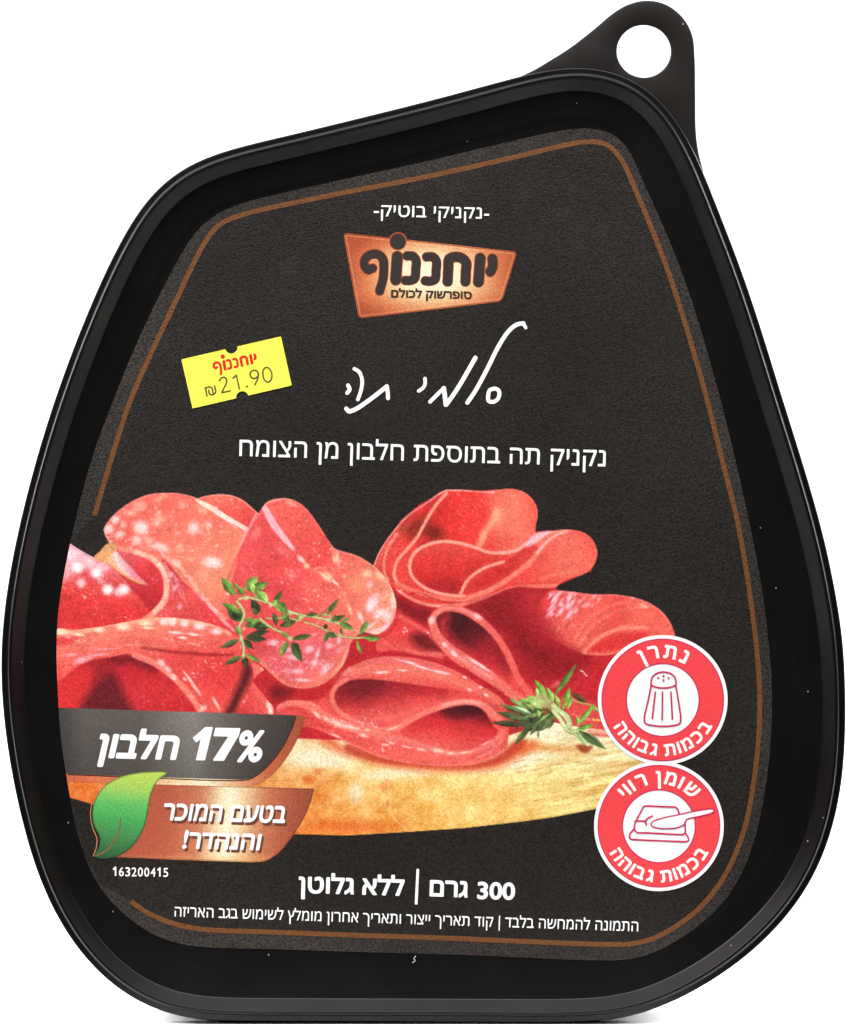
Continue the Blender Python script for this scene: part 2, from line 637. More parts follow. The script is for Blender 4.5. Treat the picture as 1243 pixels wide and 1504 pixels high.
def line(fr, pts, wpx, col, alpha=1.0, soft=1.2, ident=0, clip=None, sm=True, brk=0.0):
    """stroke of width wpx photo pixels; brk: how broken (fat flecks) it is"""
    q = T(fr, pts)
    p = [tuple(x) for x in catmull(q, False, 6)] if sm and len(q) > 2 else q
    if len(q[0]) > 2 and sm and len(q) > 2:
        ws = np.interp(np.linspace(0, len(q) - 1, len(p)), range(len(q)), [x[2] for x in q])
        p = [(x[0], x[1], float(u)) for x, u in zip(p, ws)]
    w = win(bbox_of(p, wpx + soft * 2 + 2))
    X, Y = GX[w], GY[w]
    if X.size == 0:
        return
    d = sd_line(X, Y, p, wpx)
    a = np.clip(0.5 - d / soft, 0, 1) * alpha
    if brk:
        a = a * np.clip(1 - brk + brk * 2.2 * (vfine[w] - 0.25), 0, 1)
    if clip is not None:
        a = a * clip[w]
    comp(w, a, np.tile(np.array(col, float), X.shape + (1,)), ident)

vfine = vnoise(7, 7, 11) * 0.7 + vnoise(3.5, 3.5, 12) * 0.3

def blob(fr, x, y, rx, ry, col, alpha=0.8, ang=0.0, clip=None, hard=1.0):
    ox, oy, s = FR[fr]
    X0, Y0 = ox + x / s, oy + y / s
    rx, ry = rx / s, ry / s
    R = max(rx, ry) * 2.2
    w = win((X0 - R, Y0 - R, X0 + R, Y0 + R))
    X, Y = GX[w] - X0, GY[w] - Y0
    if X.size == 0:
        return
    an = math.radians(ang)
    c, sn = math.cos(an), math.sin(an)
    r = ((X * c + Y * sn) / rx) ** 2 + ((-X * sn + Y * c) / ry) ** 2
    r = r * (0.75 + 0.5 * vfine[w])
    a = np.exp(-(r ** hard) * 1.1) * alpha
    if clip is not None:
        a = a * clip[w]
    comp(w, a, np.tile(np.array(col, float), X.shape + (1,)), 0)

def LG(fr, p0, p1, stops):
    (x0, y0), (x1, y1) = T(fr, [p0])[0], T(fr, [p1])[0]
    l2 = (x1 - x0) ** 2 + (y1 - y0) ** 2
    def g(X, Y, d):
        t = ((X - x0) * (x1 - x0) + (Y - y0) * (y1 - y0)) / l2
        return ramp(t, stops)
    return g

BOARD, MEAT, HERB = 1, 2, 3
PINK = (250, 190, 195); CREAM = (250, 215, 170); WHT = (255, 240, 238)
RED = (228, 66, 62); CORAL = (240, 100, 84); DEEP = (178, 28, 36); DARK = (92, 14, 20); ORG = (243, 118, 88)

def flecks(clip, area_px, n, col, rx, ry, ang, alpha, seed, jitter=25):
    r = np.random.default_rng(seed)
    x0, y0, x1, y1 = area_px
    for _ in range(n):
        blob('P', r.uniform(x0, x1), r.uniform(y0, y1), rx * r.uniform(.5, 1.5), ry * r.uniform(.5, 1.5), col, alpha * r.uniform(.4, 1), ang + r.uniform(-jitter, jitter), clip, 1.5)

# ---- the board
wood_n = 0.6 * vnoise(60, 5, 21, -0.16) + 0.4 * vnoise(24, 2.6, 22, -0.16)
def wood(X, Y, d):
    c = ramp((X - 90) / 900, [(0, (226, 110, 40)), (0.12, (226, 136, 66)), (0.36, (238, 172, 100)), (0.48, (244, 196, 114)), (0.62, (246, 208, 124)), (0.8, (244, 214, 136)), (1, (240, 208, 132))])
    w = win((X.min(), Y.min(), X.max(), Y.max()))
    t = np.clip((Y - (1095 - 0.0 * X)) / 130, -0.5, 1)
    lo = ramp((X - 400) / 400, [(0, (222, 104, 36)), (0.3, (236, 146, 62)), (0.6, (240, 176, 84)), (1, (244, 204, 118))])
    k = np.clip(t * 1.3 - 0.35, 0, 1)[..., None]
    c = c * (1 - k) + lo * k
    hi = np.clip(0.7 - t * 1.8, 0, 1)[..., None] * 0.8
    c = c * (1 - hi) + np.array([252, 242, 212.0]) * hi
    return c
bmask = fill('P', [(80, 1030), (440, 1060), (700, 1050), (969, 1060), (970, 1140), (966, 1170), (940, 1176), (875, 1188), (814, 1200), (771, 1206), (684, 1216), (597, 1222), (510, 1227), (430, 1225), (330, 1214),
                   (200, 1196), (135, 1181), (105, 1172), (80, 1160)], wood, ident=BOARD, sm=False, mot=0.10)
wv = (wood_n - 0.5)[..., None] * 120 * bmask[..., None] * np.clip((GX - 740) / 130, 0, 1)[..., None]
CAN += wv * np.array([0.6, 0.9, 1.1])
wv = (MOT - 0.5)[..., None] * 84 * bmask[..., None] * (1 - np.clip((GX - 720) / 130, 0, 1))[..., None]
CAN += wv * np.array([0.2, 0.75, 1.1])
CAN[:] = np.clip(CAN, 0, 255)
for x, y, rx, ry, a in [(150, 170, 60, 28, .75), (230, 180, 90, 24, .8), (420, 225, 90, 22, .6), (330, 285, 30, 38, .75), (250, 150, 100, 22, .6), (870, 185, 70, 22, .85), (760, 210, 120, 16, .45), (520, 215, 90, 18, .6), (940, 160, 60, 20, .7)]:
    blob('I', x, y, rx, ry, (252, 240, 214), a, 0, bmask, 1.4)
for x, y, rx, ry, a in [(170, 240, 22, 16, .6), (200, 215, 16, 12, .5), (437, 320, 5, 12, .8), (430, 265, 22, 20, .35), (470, 390, 40, 30, .3), (300, 400, 150, 24, .55), (190, 300, 40, 30, .3), (230, 250, 30, 26, .3)]:
    blob('I', x, y, rx, ry, (214, 84, 24), a, 0, bmask, 1.4)
line('I', [(440, 250), (442, 330), (460, 375), (500, 410)], 2.5, (250, 205, 130), .6, 2.5, clip=bmask)
for i in range(60):
    r = rng.random(4)
    x, y = 860 + 330 * r[0], 150 + 180 * r[1]
    line('I', [(x, y), (x + 14 + 34 * r[2], y - 3 - 9 * r[2])], 1.3, (196, 118, 40) if r[3] < .6 else (255, 232, 170), .55, 1.6, clip=bmask, sm=False)
# herb shadow on the board and the red reflection under the meat
fill('H', [(440, 790), (520, 770), (600, 780), (700, 800), (860, 800), (960, 800), (930, 850), (800, 860), (600, 850), (450, 860)], (214, 120, 40), 10, .55, clip=bmask)
fill('H', [(860, 800), (960, 800), (990, 815), (930, 860), (880, 830)], (150, 50, 20), 5, .85, clip=bmask)
fill('I', [(150, 95), (220, 85), (300, 135), (420, 170), (560, 190), (700, 195), (820, 165), (890, 115), (940, 120), (840, 190), (720, 215), (560, 212), (400, 190), (280, 155), (200, 112)], (226, 92, 50), 14, .85, clip=bmask)
fill('I', [(300, 118), (420, 165), (560, 186), (700, 190), (800, 165), (870, 110), (905, 110), (830, 178), (720, 203), (560, 200), (400, 180), (290, 138)], (190, 44, 30), 7, .75, clip=bmask)

# ---- left group of slices
fill('P', [(340, 900), (440, 900), (450, 1070), (340, 1070)], (186, 30, 38), ident=MEAT, sm=False, mot=.2)
m = fill('L', [(470, 95), (500, 80), (565, 75), (612, 90), (650, 122), (668, 140), (640, 200), (600, 200), (540, 150)], LG('L', (540, 80), (600, 190), [(0, (238, 98, 80)), (1, (216, 60, 56))]), ident=MEAT, rim=((252, 170, 150), 2, .7), mot=.25)
m = fill('L', [(192, 185), (200, 165), (230, 130), (280, 95), (330, 75), (390, 70), (440, 75), (478, 88), (520, 115), (575, 145), (625, 178), (640, 200), (620, 260), (600, 340), (600, 430), (600, 520), (540, 500), (460, 420), (380, 330),
               (300, 290), (230, 250)], LG('L', (300, 80), (560, 480), [(0, (238, 92, 80)), (.5, (242, 116, 92)), (.75, (244, 132, 98)), (1, (228, 70, 66))]), ident=MEAT, rim=((250, 160, 150), 2, .5), mot=.25)
for x, y, rx, ry, a in [(610, 310, 55, 50, .95), (735, 260, 55, 40, .55), (975, 315, 42, 50, .8), (1115, 555, 70, 42, .95), (900, 150, 36, 34, .45), (1080, 295, 22, 36, .6), (580, 400, 34, 36, .7), (665, 400, 40, 30, .6),
                        (750, 450, 60, 34, .75), (880, 455, 26, 34, .5), (430, 255, 34, 30, .8), (380, 320, 40, 36, .8), (485, 290, 26, 30, .6), (455, 360, 40, 26, .7), (600, 160, 60, 40, .55), (530, 210, 60, 24, .5), (740, 105, 60, 24, .45),
                        (860, 565, 34, 26, .7), (1050, 650, 60, 60, .25), (700, 440, 50, 20, .5), (1040, 170, 40, 45, .5)]:
    blob('A', x, y, rx, ry, (255, 222, 215) if a > .6 else (252, 196, 170), a, rng.uniform(-30, 30), m, 1.6)
for i in range(34):
    r = rng.random(4)
    blob('A', 380 + 900 * r[0], 130 + 560 * r[1], 8 + 16 * r[2], 6 + 14 * r[3], (255, 205, 190), .35, 0, m, 1.5)
line('A', [(1000, 118, .6), (1060, 150, 1), (1140, 195, 1.1), (1230, 260, .9)], 7, (255, 226, 200), .95, 2.2, brk=.25)
line('B', [(0, 195), (60, 225), (130, 265), (190, 300)], 6.5, (255, 218, 205), .95, 2, brk=.2)
line('B', [(190, 300), (178, 340), (160, 400)], 4.5, (250, 170, 160), .9, 2, brk=.2)
line('B', [(250, 200), (225, 250), (200, 300), (175, 360), (150, 410)], 3, (250, 165, 160), .8, 2)
# sheet between loop and the speckled slice
m = fill('L', [(370, 270), (440, 345), (500, 395), (560, 465), (600, 510), (540, 500), (470, 470), (400, 460), (330, 460), (360, 420), (380, 350)], LG('L', (390, 330), (520, 480), [(0, (206, 56, 58)), (.4, (226, 74, 70)), (1, (216, 48, 52))]), ident=MEAT, mot=.25)
for p in ([(770, 560), (820, 640), (860, 710), (890, 800)], [(800, 620), (830, 720), (830, 800)], [(840, 640), (900, 760), (930, 860)]):
    line('A', p, 2.5, (250, 170, 180), .6, 2.5, clip=m, brk=.5)
for x, y in [(880, 865), (845, 735), (820, 640)]:
    blob('A', x, y, 16, 22, (252, 180, 195), .7, 20, m, 1.5)
line('A', [(760, 500), (850, 560), (930, 640), (990, 720), (1050, 800), (1120, 880), (1200, 950)], 6, (248, 170, 150), .85, 2.2, brk=.45)
line('L', [(470, 370), (520, 420), (560, 465), (590, 490)], 5, (250, 190, 190), .55, 2.4, brk=.5)
# far left sheet
m = fill('L', [(30, 180), (95, 228), (130, 250), (165, 268), (250, 300), (310, 345), (365, 395), (350, 440), (300, 468), (150, 485), (30, 500)],
         LG('L', (190, 250), (160, 400), [(0, (238, 150, 165)), (.3, (232, 110, 120)), (.5, (224, 72, 72)), (.75, (226, 66, 62)), (1, (214, 46, 46))]), ident=MEAT, mot=.25)
fill('L', [(60, 215), (95, 228), (165, 268), (175, 300), (130, 300), (90, 330), (55, 340)], (246, 200, 208), 14, .6, clip=m)
for x, y, r, a in [(160, 590, 44, 1), (295, 630, 44, 1), (375, 745, 42, 1), (490, 745, 40, .95), (190, 700, 36, .7), (450, 765, 34, .6), (340, 590, 44, .45), (215, 800, 12, .6), (240, 560, 40, .35), (120, 500, 40, .6), (330, 690, 26, .4)]:
    blob('A', x, y, r, r * .95, (255, 240, 244), a, 0, m, 1.7)
# loop: cream wedge, dark inside, pale rim
m2 = fill('L', [(205, 240), (240, 240), (290, 250), (340, 275), (368, 310), (376, 350), (370, 395), (340, 430), (300, 390), (250, 330), (215, 290)], LG('L', (250, 260), (350, 410), [(0, (222, 88, 90)), (.4, (206, 50, 54)), (1, (182, 32, 38))]), ident=MEAT, mot=.25)
fill('L', [(162, 268), (180, 248), (205, 224), (228, 226), (232, 245), (215, 275), (200, 285)], (232, 158, 100), 2, 1, MEAT, mot=.3)
fill('A', [(370, 540), (430, 480), (480, 530), (540, 590), (600, 660), (660, 715), (600, 700), (520, 660), (440, 610)], LG('A', (420, 600), (520, 560), [(0, (240, 180, 120)), (.4, (250, 210, 200)), (1, (236, 130, 150))]), 3, .95, MEAT)
line('A', [(400, 560), (460, 615), (530, 665), (610, 700)], 4, (236, 160, 96), .8, 2)
line('L', [(232, 238, .6), (290, 250, 1), (340, 270, 1.1), (372, 305, 1.2), (384, 350, 1.1), (378, 395, 1.1), (345, 435, 1), (305, 463, .8)], 9, (244, 128, 108), 1, 2.2, MEAT)
line('L', [(290, 250), (340, 270), (372, 305), (382, 350), (376, 395), (345, 433)], 6, (255, 214, 190), .7, 2.2, brk=.55)
# lower left drape
dr = fill('L', [(30, 490), (100, 486), (180, 478), (250, 465), (330, 451), (400, 450), (470, 458), (530, 473), (580, 495), (630, 545), (660, 590), (690, 620), (702, 680), (704, 760), (30, 760)],
          LG('C', (500, 120), (560, 600), [(0, (242, 120, 98)), (.18, (240, 104, 88)), (.4, (232, 78, 70)), (.7, (226, 62, 58)), (1, (232, 76, 68))]), ident=MEAT, mot=.25)
line('C', [(0, 170), (100, 180), (200, 165), (300, 135), (420, 118), (520, 105), (640, 108), (760, 120), (860, 145), (940, 185)], 6, (252, 180, 140), .8, 3, clip=dr, brk=.4)
for x, y, rx, ry in [(30, 175, 50, 20), (240, 165, 30, 16), (370, 148, 40, 22), (490, 130, 40, 18), (590, 122, 24, 22), (635, 120, 26, 26), (700, 130, 26, 20), (780, 145, 34, 20), (870, 175, 30, 16), (655, 180, 40, 9), (500, 155, 40, 7), (690, 207, 22, 8), (750, 190, 30, 8), (130, 190, 30, 8)]:
    blob('C', x, y, rx, ry, (255, 232, 196) if x < 560 else (255, 236, 232), .85, 5, dr, 1.6)
for i in range(26):
    r = rng.random(3)
    blob('C', 60 + 850 * r[0], 180 + 90 * r[1], 22, 4, (252, 160, 140), .4, 8 * (r[2] - .3), dr)
fill('C', [(-20, 210), (60, 205), (130, 215), (100, 235), (0, 250)], (206, 36, 40), 8, .7, clip=dr)
# crease
line('C', [(470, 262, .4), (560, 272, .7), (640, 284, 1), (740, 292, 1.2), (830, 300, 1.2), (960, 300, .8)], 4, (132, 18, 26), .85, 3.2, clip=dr)
fill('C', [(620, 290), (760, 300), (960, 305), (1010, 330), (960, 480), (900, 560), (840, 460), (740, 370)], (214, 44, 46), 24, .6, clip=dr)
for x, y, rx, ry, an in [(145, 328, 46, 18, -15), (90, 298, 40, 10, -5), (230, 300, 60, 7, -6), (260, 270, 60, 5, -4)]:
    blob('C', x, y, rx, ry, (250, 170, 185), .75, an, dr, 1.5)
# arch opening
arch = fill('C', [(-30, 470), (40, 430), (120, 365), (210, 325), (300, 312), (400, 296), (460, 318), (540, 350), (600, 395), (660, 460), (720, 540), (790, 640), (-30, 640)],
            LG('C', (300, 300), (300, 600), [(0, (160, 24, 32)), (.25, (186, 30, 38)), (.7, (206, 40, 42)), (1, (196, 32, 38))]), 3, 1, clip=dr)
fill('C', [(-20, 470), (90, 400), (200, 350), (260, 360), (180, 470), (130, 600), (-20, 600)], (214, 40, 40), 22, .85, clip=arch)
fill('C', [(140, 600), (185, 500), (240, 430), (310, 392), (350, 450), (390, 540), (420, 610)], (84, 16, 22), 16, .9, clip=arch)
fill('C', [(300, 320), (400, 302), (480, 330), (560, 372), (520, 390), (420, 345), (330, 350)], (96, 14, 22), 12, .75, clip=arch)
fill('C', [(200, 350), (300, 330), (300, 400), (220, 440)], (120, 18, 26), 20, .6, clip=arch)
line('C', [(430, 300), (540, 345), (610, 395), (690, 470), (760, 560), (800, 640)], 9, (244, 126, 106), .9, 3, clip=dr)
for x, y, rx, ry, an in [(575, 342, 26, 18, 40), (640, 420, 24, 14, 45), (700, 430, 14, 8, 50), (760, 480, 50, 9, 52), (720, 420, 50, 6, 50), (870, 560, 40, 9, 60), (800, 585, 16, 20, 60), (610, 375, 20, 14, 40)]:
    blob('C', x, y, rx, ry, (255, 214, 200), .8, an, dr, 1.6)
fill('C', [(1020, 330), (1062, 370), (1050, 440), (1010, 520), (960, 620), (915, 620), (950, 540), (990, 450), (1010, 390)], (70, 14, 18), 11, .92, clip=dr)
# right end slice of the drape
m = fill('C', [(1060, 345), (1110, 360), (1142, 430), (1165, 530), (1168, 640), (975, 640), (1030, 540), (1060, 460), (1070, 400)], LG('C', (1000, 560), (1160, 480), [(0, (206, 50, 52)), (.4, (230, 72, 68)), (1, (242, 108, 92))]), 2, 1, MEAT, clip=dr)
line('C', [(1115, 370), (1142, 430), (1163, 530), (1166, 620)], 4, (253, 200, 170), .8, 2, clip=dr, brk=.4)
for x, y in [(1145, 455), (1150, 570), (1160, 600)]:
    blob('C', x, y, 12, 22, (255, 232, 215), .9, -10, None, 1.6)

# ---- right group: deep sheet behind everything
base = fill('R', [(20, 380), (40, 340), (60, 290), (130, 190), (200, 130), (310, 75), (440, 78), (560, 72), (640, 150), (640, 235), (740, 228), (850, 265), (872, 320), (850, 385), (720, 440), (720, 458), (860, 475), (1040, 495),
                  (1150, 590), (1180, 700), (1100, 900), (900, 990), (820, 980), (700, 960), (640, 980), (400, 1050), (-300, 1020), (-360, 900), (-440, 800), (-300, 680), (-60, 640), (60, 600), (110, 480)], (190, 30, 38), ident=MEAT, sm=False, mot=.2)
fill('F', [(560, 60), (720, 20), (800, 20), (820, 120), (760, 200), (840, 300), (960, 340), (1040, 400), (980, 440), (840, 440), (720, 380), (640, 260)], (116, 12, 20), 40, .9, clip=base)
fill('F', [(880, 350), (1000, 350), (1080, 390), (1000, 450), (900, 440)], (140, 16, 22), 30, .8, clip=base)
fill('F', [(1000, 440), (1110, 400), (1120, 560), (1020, 560)], (196, 30, 36), 26, .9, clip=base)
fill('H', [(760, 480), (900, 470), (1040, 520), (1100, 640), (1120, 720), (1000, 700), (820, 640)], (226, 72, 66), 14, .9, clip=base)
line('H', [(830, 560), (900, 590), (1000, 610)], 3, (250, 150, 120), .5, 3, clip=base)
line('H', [(990, 605), (1050, 612)], 2.5, (250, 205, 90), .9, 1.5)
line('H', [(960, 690), (1040, 700), (1110, 705)], 5, (244, 150, 130), .8, 3)
line('H', [(960, 715), (1040, 722), (1120, 730)], 4, (222, 84, 70), .8, 3)
for x, y in [(900, 235), (925, 255), (940, 270), (915, 240)]:
    blob('H', x, y, 9, 6, (255, 240, 240), .9, 40, None, 1.8)
blob('F', 890, 500, 30, 12, (240, 130, 140), .6, -30, base)

# rose of slices
ro = fill('E', [(20, 470), (30, 450), (60, 380), (120, 290), (200, 200), (300, 130), (390, 70), (450, 66), (600, 75), (720, 62), (800, 82), (855, 145), (862, 200), (850, 285), (930, 278), (1000, 270), (1080, 278), (1140, 318), (1165, 390), (1140, 460),
                (1080, 500), (1000, 525), (950, 560), (880, 565), (740, 562), (620, 610), (520, 650), (400, 665), (280, 650), (190, 610), (130, 560)],
          LG('E', (150, 500), (760, 150), [(0, (222, 58, 52)), (.4, (224, 50, 44)), (.72, (232, 62, 50)), (.85, (240, 96, 76)), (1, (240, 100, 80))]), ident=MEAT, mot=.22)
# top petal
tp = fill('E', [(300, 130), (390, 72), (460, 68), (600, 76), (720, 64), (800, 84), (853, 147), (860, 205), (845, 285), (800, 350), (700, 385), (600, 375), (480, 340), (380, 325), (290, 345), (250, 330), (270, 260)],
          LG('E', (330, 240), (860, 170), [(0, (200, 38, 36)), (.25, (226, 46, 40)), (.5, (228, 54, 46)), (.62, (240, 100, 78)), (.8, (242, 112, 88)), (1, (236, 78, 62))]), 2, 1, clip=ro, mot=.2)
line('E', [(655, 175), (640, 220), (600, 280), (565, 345)], 9, (250, 175, 130), .6, 7, clip=tp)
blob('E', 660, 210, 40, 50, (250, 170, 128), .5, 20, tp)
blob('E', 590, 300, 22, 40, (252, 190, 160), .5, 10, tp)
blob('E', 720, 330, 80, 30, (226, 70, 60), .6, -20, tp)
fill('E', [(190, 250), (260, 200), (330, 250), (380, 300), (330, 330), (270, 330), (210, 320)], (110, 30, 16), 18, .75, clip=ro)
blob('E', 340, 280, 40, 36, (92, 16, 18), .6, 0, ro)
blob('E', 275, 320, 34, 26, (226, 40, 50), .85, 0, ro)
blob('E', 180, 270, 26, 14, (140, 70, 40), .6, -40, ro)
# inner cup
ic = fill('E', [(228, 400), (270, 360), (340, 335), (410, 330), (520, 350), (620, 385), (720, 388), (680, 430), (580, 470), (510, 525), (480, 590), (440, 600), (350, 585), (270, 550), (222, 500), (212, 450)],
          LG('E', (420, 340), (400, 590), [(0, (222, 66, 54)), (.35, (214, 48, 42)), (.75, (200, 36, 34)), (1, (182, 30, 32))]), 2, 1, clip=ro, mot=.18)
fill('E', [(290, 560), (340, 520), (420, 520), (470, 590), (380, 595)], (160, 24, 28), 16, .6, clip=ic)
sc = fill('E', [(480, 595), (515, 520), (590, 468), (690, 430), (760, 390), (830, 330), (870, 380), (800, 460), (700, 530), (580, 585), (500, 610)],
          LG('E', (560, 430), (660, 560), [(0, (232, 76, 64)), (.5, (214, 46, 42)), (1, (226, 66, 58))]), 2, 1, clip=ro, mot=.18)
fill('E', [(560, 540), (640, 480), (760, 430), (740, 480), (640, 545), (560, 580)], (190, 28, 30), 14, .6, clip=sc)
# right lobe
rl = fill('E', [(840, 440), (900, 350), (1000, 272), (1080, 280), (1140, 320), (1165, 390), (1140, 460), (1080, 500), (1000, 525), (950, 560), (840, 560), (740, 562), (620, 605), (520, 640), (500, 622), (620, 580), (740, 510)],
          LG('E', (760, 560), (1120, 340), [(0, (228, 60, 54)), (.5, (236, 84, 70)), (.8, (240, 98, 80)), (1, (236, 84, 70))]), 2, 1, clip=ro, mot=.2)
blob('E', 1010, 400, 90, 70, (242, 112, 90), .45, -30, rl)
line('E', [(880, 520), (960, 490), (1060, 480)], 5, (250, 140, 100), .45, 5, clip=rl)
# pale rims
RIM = (248, 142, 122)
line('E', [(30, 455), (60, 380), (120, 290), (200, 200), (300, 130), (392, 72), (450, 68), (600, 76), (640, 80)], 3.2, (246, 160, 150), .9, 1.6, clip=ro)
line('E', [(720, 66), (800, 86), (854, 148), (860, 205), (846, 285)], 2, (240, 90, 80), .8, 2, clip=ro)
line('E', [(105, 530), (85, 480), (85, 420), (110, 350), (150, 290)], 4.2, (244, 140, 116), .85, 2, clip=ro, brk=.25)
line('E', [(150, 540), (135, 490), (150, 430), (200, 370), (250, 310), (300, 220), (350, 140), (400, 85)], 4.6, (248, 148, 122), .95, 2, clip=ro)
line('E', [(48, 470), (70, 400), (110, 330)], 2.5, (240, 110, 90), .6, 2, clip=ro)
line('E', [(720, 386), (620, 384), (520, 350), (410, 329), (340, 335), (270, 362), (228, 402), (214, 450), (224, 500), (270, 550), (350, 588), (440, 604), (490, 606)], 4.8, (250, 150, 130), 1, 1.8, clip=ro)
line('E', [(690, 386), (760, 372), (830, 322), (900, 288), (960, 276), (1010, 272)], 4.6, (250, 158, 145), .95, 2, clip=ro)
fill('E', [(800, 355), (850, 290), (930, 278), (890, 310), (840, 345)], (240, 190, 200), 4, .85, MEAT)
line('E', [(472, 592), (510, 522), (580, 470), (640, 446), (690, 432)], 4.5, (250, 150, 128), .95, 1.8, clip=ro)
line('E', [(480, 625), (560, 598), (640, 565), (720, 515), (800, 455), (860, 390), (900, 340), (950, 300), (1010, 274)], 7.5, (246, 118, 98), .95, 2.4, clip=ro)
line('E', [(860, 390), (900, 340), (950, 300), (1010, 276)], 3, (252, 185, 165), .8, 2, clip=ro)
line('E', [(150, 545), (200, 565), (270, 590), (360, 615), (440, 625), (490, 622)], 6.5, (244, 106, 88), .95, 2.2, clip=ro)
line('E', [(200, 600), (260, 590), (340, 620), (420, 640), (480, 640)], 2.6, (150, 18, 24), .5, 3, clip=ro)
line('E', [(150, 580), (210, 615), (290, 648), (390, 655), (480, 650), (560, 625), (640, 600), (740, 565), (860, 558), (950, 556)], 6, (246, 116, 98), .95, 2.4, clip=ro)
line('E', [(220, 632), (290, 652), (380, 658)], 2, (254, 190, 178), .7, 2, clip=ro)
# shadow pockets under the rose
fill('E', [(150, 610), (230, 650), (320, 680), (310, 730), (200, 690), (140, 650)], (112, 12, 20), 12, .8)
fill('E', [(520, 665), (640, 615), (760, 575), (850, 572), (880, 600), (860, 700), (820, 760), (640, 760), (590, 700)], LG('E', (620, 700), (860, 600), [(0, (120, 14, 22)), (.5, (150, 20, 28)), (1, (204, 44, 44))]), 22, .85, clip=base)
# right roll
rr = fill('R', [(660, 500), (690, 462), (740, 460), (860, 474), (950, 475), (1045, 495), (1115, 535), (1158, 595), (1168, 660), (1000, 690), (900, 706), (820, 700), (730, 655), (665, 605), (640, 555)],
          LG('R', (650, 560), (1000, 640), [(0, (206, 44, 46)), (.2, (230, 78, 72)), (.5, (236, 88, 74)), (.8, (232, 70, 60)), (1, (238, 90, 74))]), 2.5, 1, MEAT, mot=.2)
fill('R', [(640, 545), (700, 600), (800, 680), (900, 705), (800, 720), (640, 650), (600, 560)], (150, 20, 28), 16, .6, clip=rr)
flecks(rr, (808, 868, 850, 905), 34, (255, 205, 215), 7, 1.8, -55, .9, 31, 14)
flecks(rr, (835, 872, 880, 890), 18, (253, 180, 185), 5, 1.5, -45, .8, 32, 14)
flecks(rr, (812, 890, 850, 925), 14, (250, 160, 165), 5, 1.4, -60, .6, 33, 14)
line('R', [(700, 462), (860, 476), (950, 478), (1045, 497), (1115, 537), (1155, 595)], 2, (250, 130, 120), .7, 2, clip=rr)
for p in ([(800, 670), (850, 600), (930, 545), (1040, 520)], [(790, 640), (840, 570), (920, 520), (1000, 500)], [(820, 690), (880, 640), (960, 600), (1050, 600)]):
    line('R', p, 4, (250, 132, 110), .5, 5, clip=rr)
line('R', [(830, 690), (880, 640), (960, 605), (1060, 600)], 5, (252, 140, 116), .75, 4, clip=rr)
fill('R', [(840, 692), (900, 645), (980, 622), (1070, 618), (1000, 670), (900, 690)], (214, 40, 40), 8, .85, clip=rr)
line('R', [(825, 698), (900, 702), (980, 688), (1040, 670)], 4, (248, 130, 106), .7, 4, clip=rr)
for x, y in [(1045, 515), (1010, 485), (1058, 520)]:
    blob('R', x, y, 9, 7, (255, 205, 180), .7, 30, rr)

# folds between
fl = fill('F', [(60, 110), (130, 150), (200, 200), (260, 250), (330, 340), (300, 380), (180, 350), (60, 330), (-20, 330), (0, 200)], LG('F', (150, 150), (100, 350), [(0, (216, 48, 48)), (.5, (222, 58, 56)), (1, (226, 76, 70))]), 3, 1, MEAT, mot=.2)
fill('F', [(150, 250), (220, 240), (280, 290), (310, 330), (220, 330), (160, 290)], (92, 12, 18), 14, .88)
line('F', [(90, 150), (160, 195), (240, 240), (290, 290)], 6, (238, 92, 82), .7, 4)
line('F', [(20, 290), (100, 320), (200, 345), (300, 350)], 6, (240, 100, 90), .75, 4)
line('F', [(0, 240), (60, 300), (120, 330)], 3, (190, 26, 34), .5, 4)
fill('F', [(80, 90), (160, 130), (240, 150), (240, 190), (170, 170), (90, 130)], (124, 16, 24), 10, .7)
for x, y in [(120, 215), (130, 230), (115, 235), (236, 238)]:
    blob('F', x, y, 6, 5, (255, 220, 215), .85, 0, None, 1.6)
# teardrop loop
td = fill('F', [(262, 150), (310, 112), (400, 115), (490, 158), (575, 235), (640, 330), (690, 430), (780, 560), (740, 600), (650, 540), (560, 470), (440, 400), (345, 325), (275, 245)],
          LG('F', (420, 160), (640, 520), [(0, (60, 10, 14)), (.25, (88, 14, 20)), (.5, (170, 26, 34)), (.8, (212, 48, 48)), (1, (222, 60, 56))]), 2, 1, MEAT, mot=.2)
fill('F', [(290, 180), (340, 145), (340, 230), (420, 310), (560, 420), (480, 410), (360, 320), (290, 240)], (206, 44, 46), 16, .85, clip=td)
fill('F', [(560, 300), (620, 350), (660, 430), (640, 450), (590, 380)], (112, 14, 22), 16, .7, clip=td)
line('F', [(258, 185, .9), (275, 145, .9), (320, 118, .9), (400, 122, .9), (490, 168, 1), (570, 240, .9), (630, 325, .9), (665, 400, .9), (700, 480, .8), (770, 570, .6)], 11, (238, 92, 82), 1, 2.6, MEAT)
line('F', [(280, 140), (320, 116), (400, 118), (480, 155)], 4, (250, 150, 135), .7, 3)
line('F', [(256, 180, .9), (280, 245, 1), (345, 325, 1.3), (450, 400, 1.6), (560, 472, 1.4), (650, 540, 1.1), (730, 590, .8)], 13, (240, 102, 90), 1, 2.8, MEAT)
line('F', [(320, 290), (370, 345), (460, 405), (560, 470)], 5, (252, 170, 165), .55, 5, brk=.4)
for x, y, rx, ry, an in [(258, 175, 14, 24, 10), (490, 158, 22, 14, 40), (320, 300, 16, 10, 45), (370, 345, 22, 12, 40), (480, 390, 50, 8, 30), (520, 415, 40, 7, 32)]:
    blob('F', x, y, rx, ry, (255, 218, 216), .85, an, None, 1.6)
line('F', [(420, 420), (520, 490), (600, 545), (680, 590)], 3.2, (178, 24, 32), .85, 3)

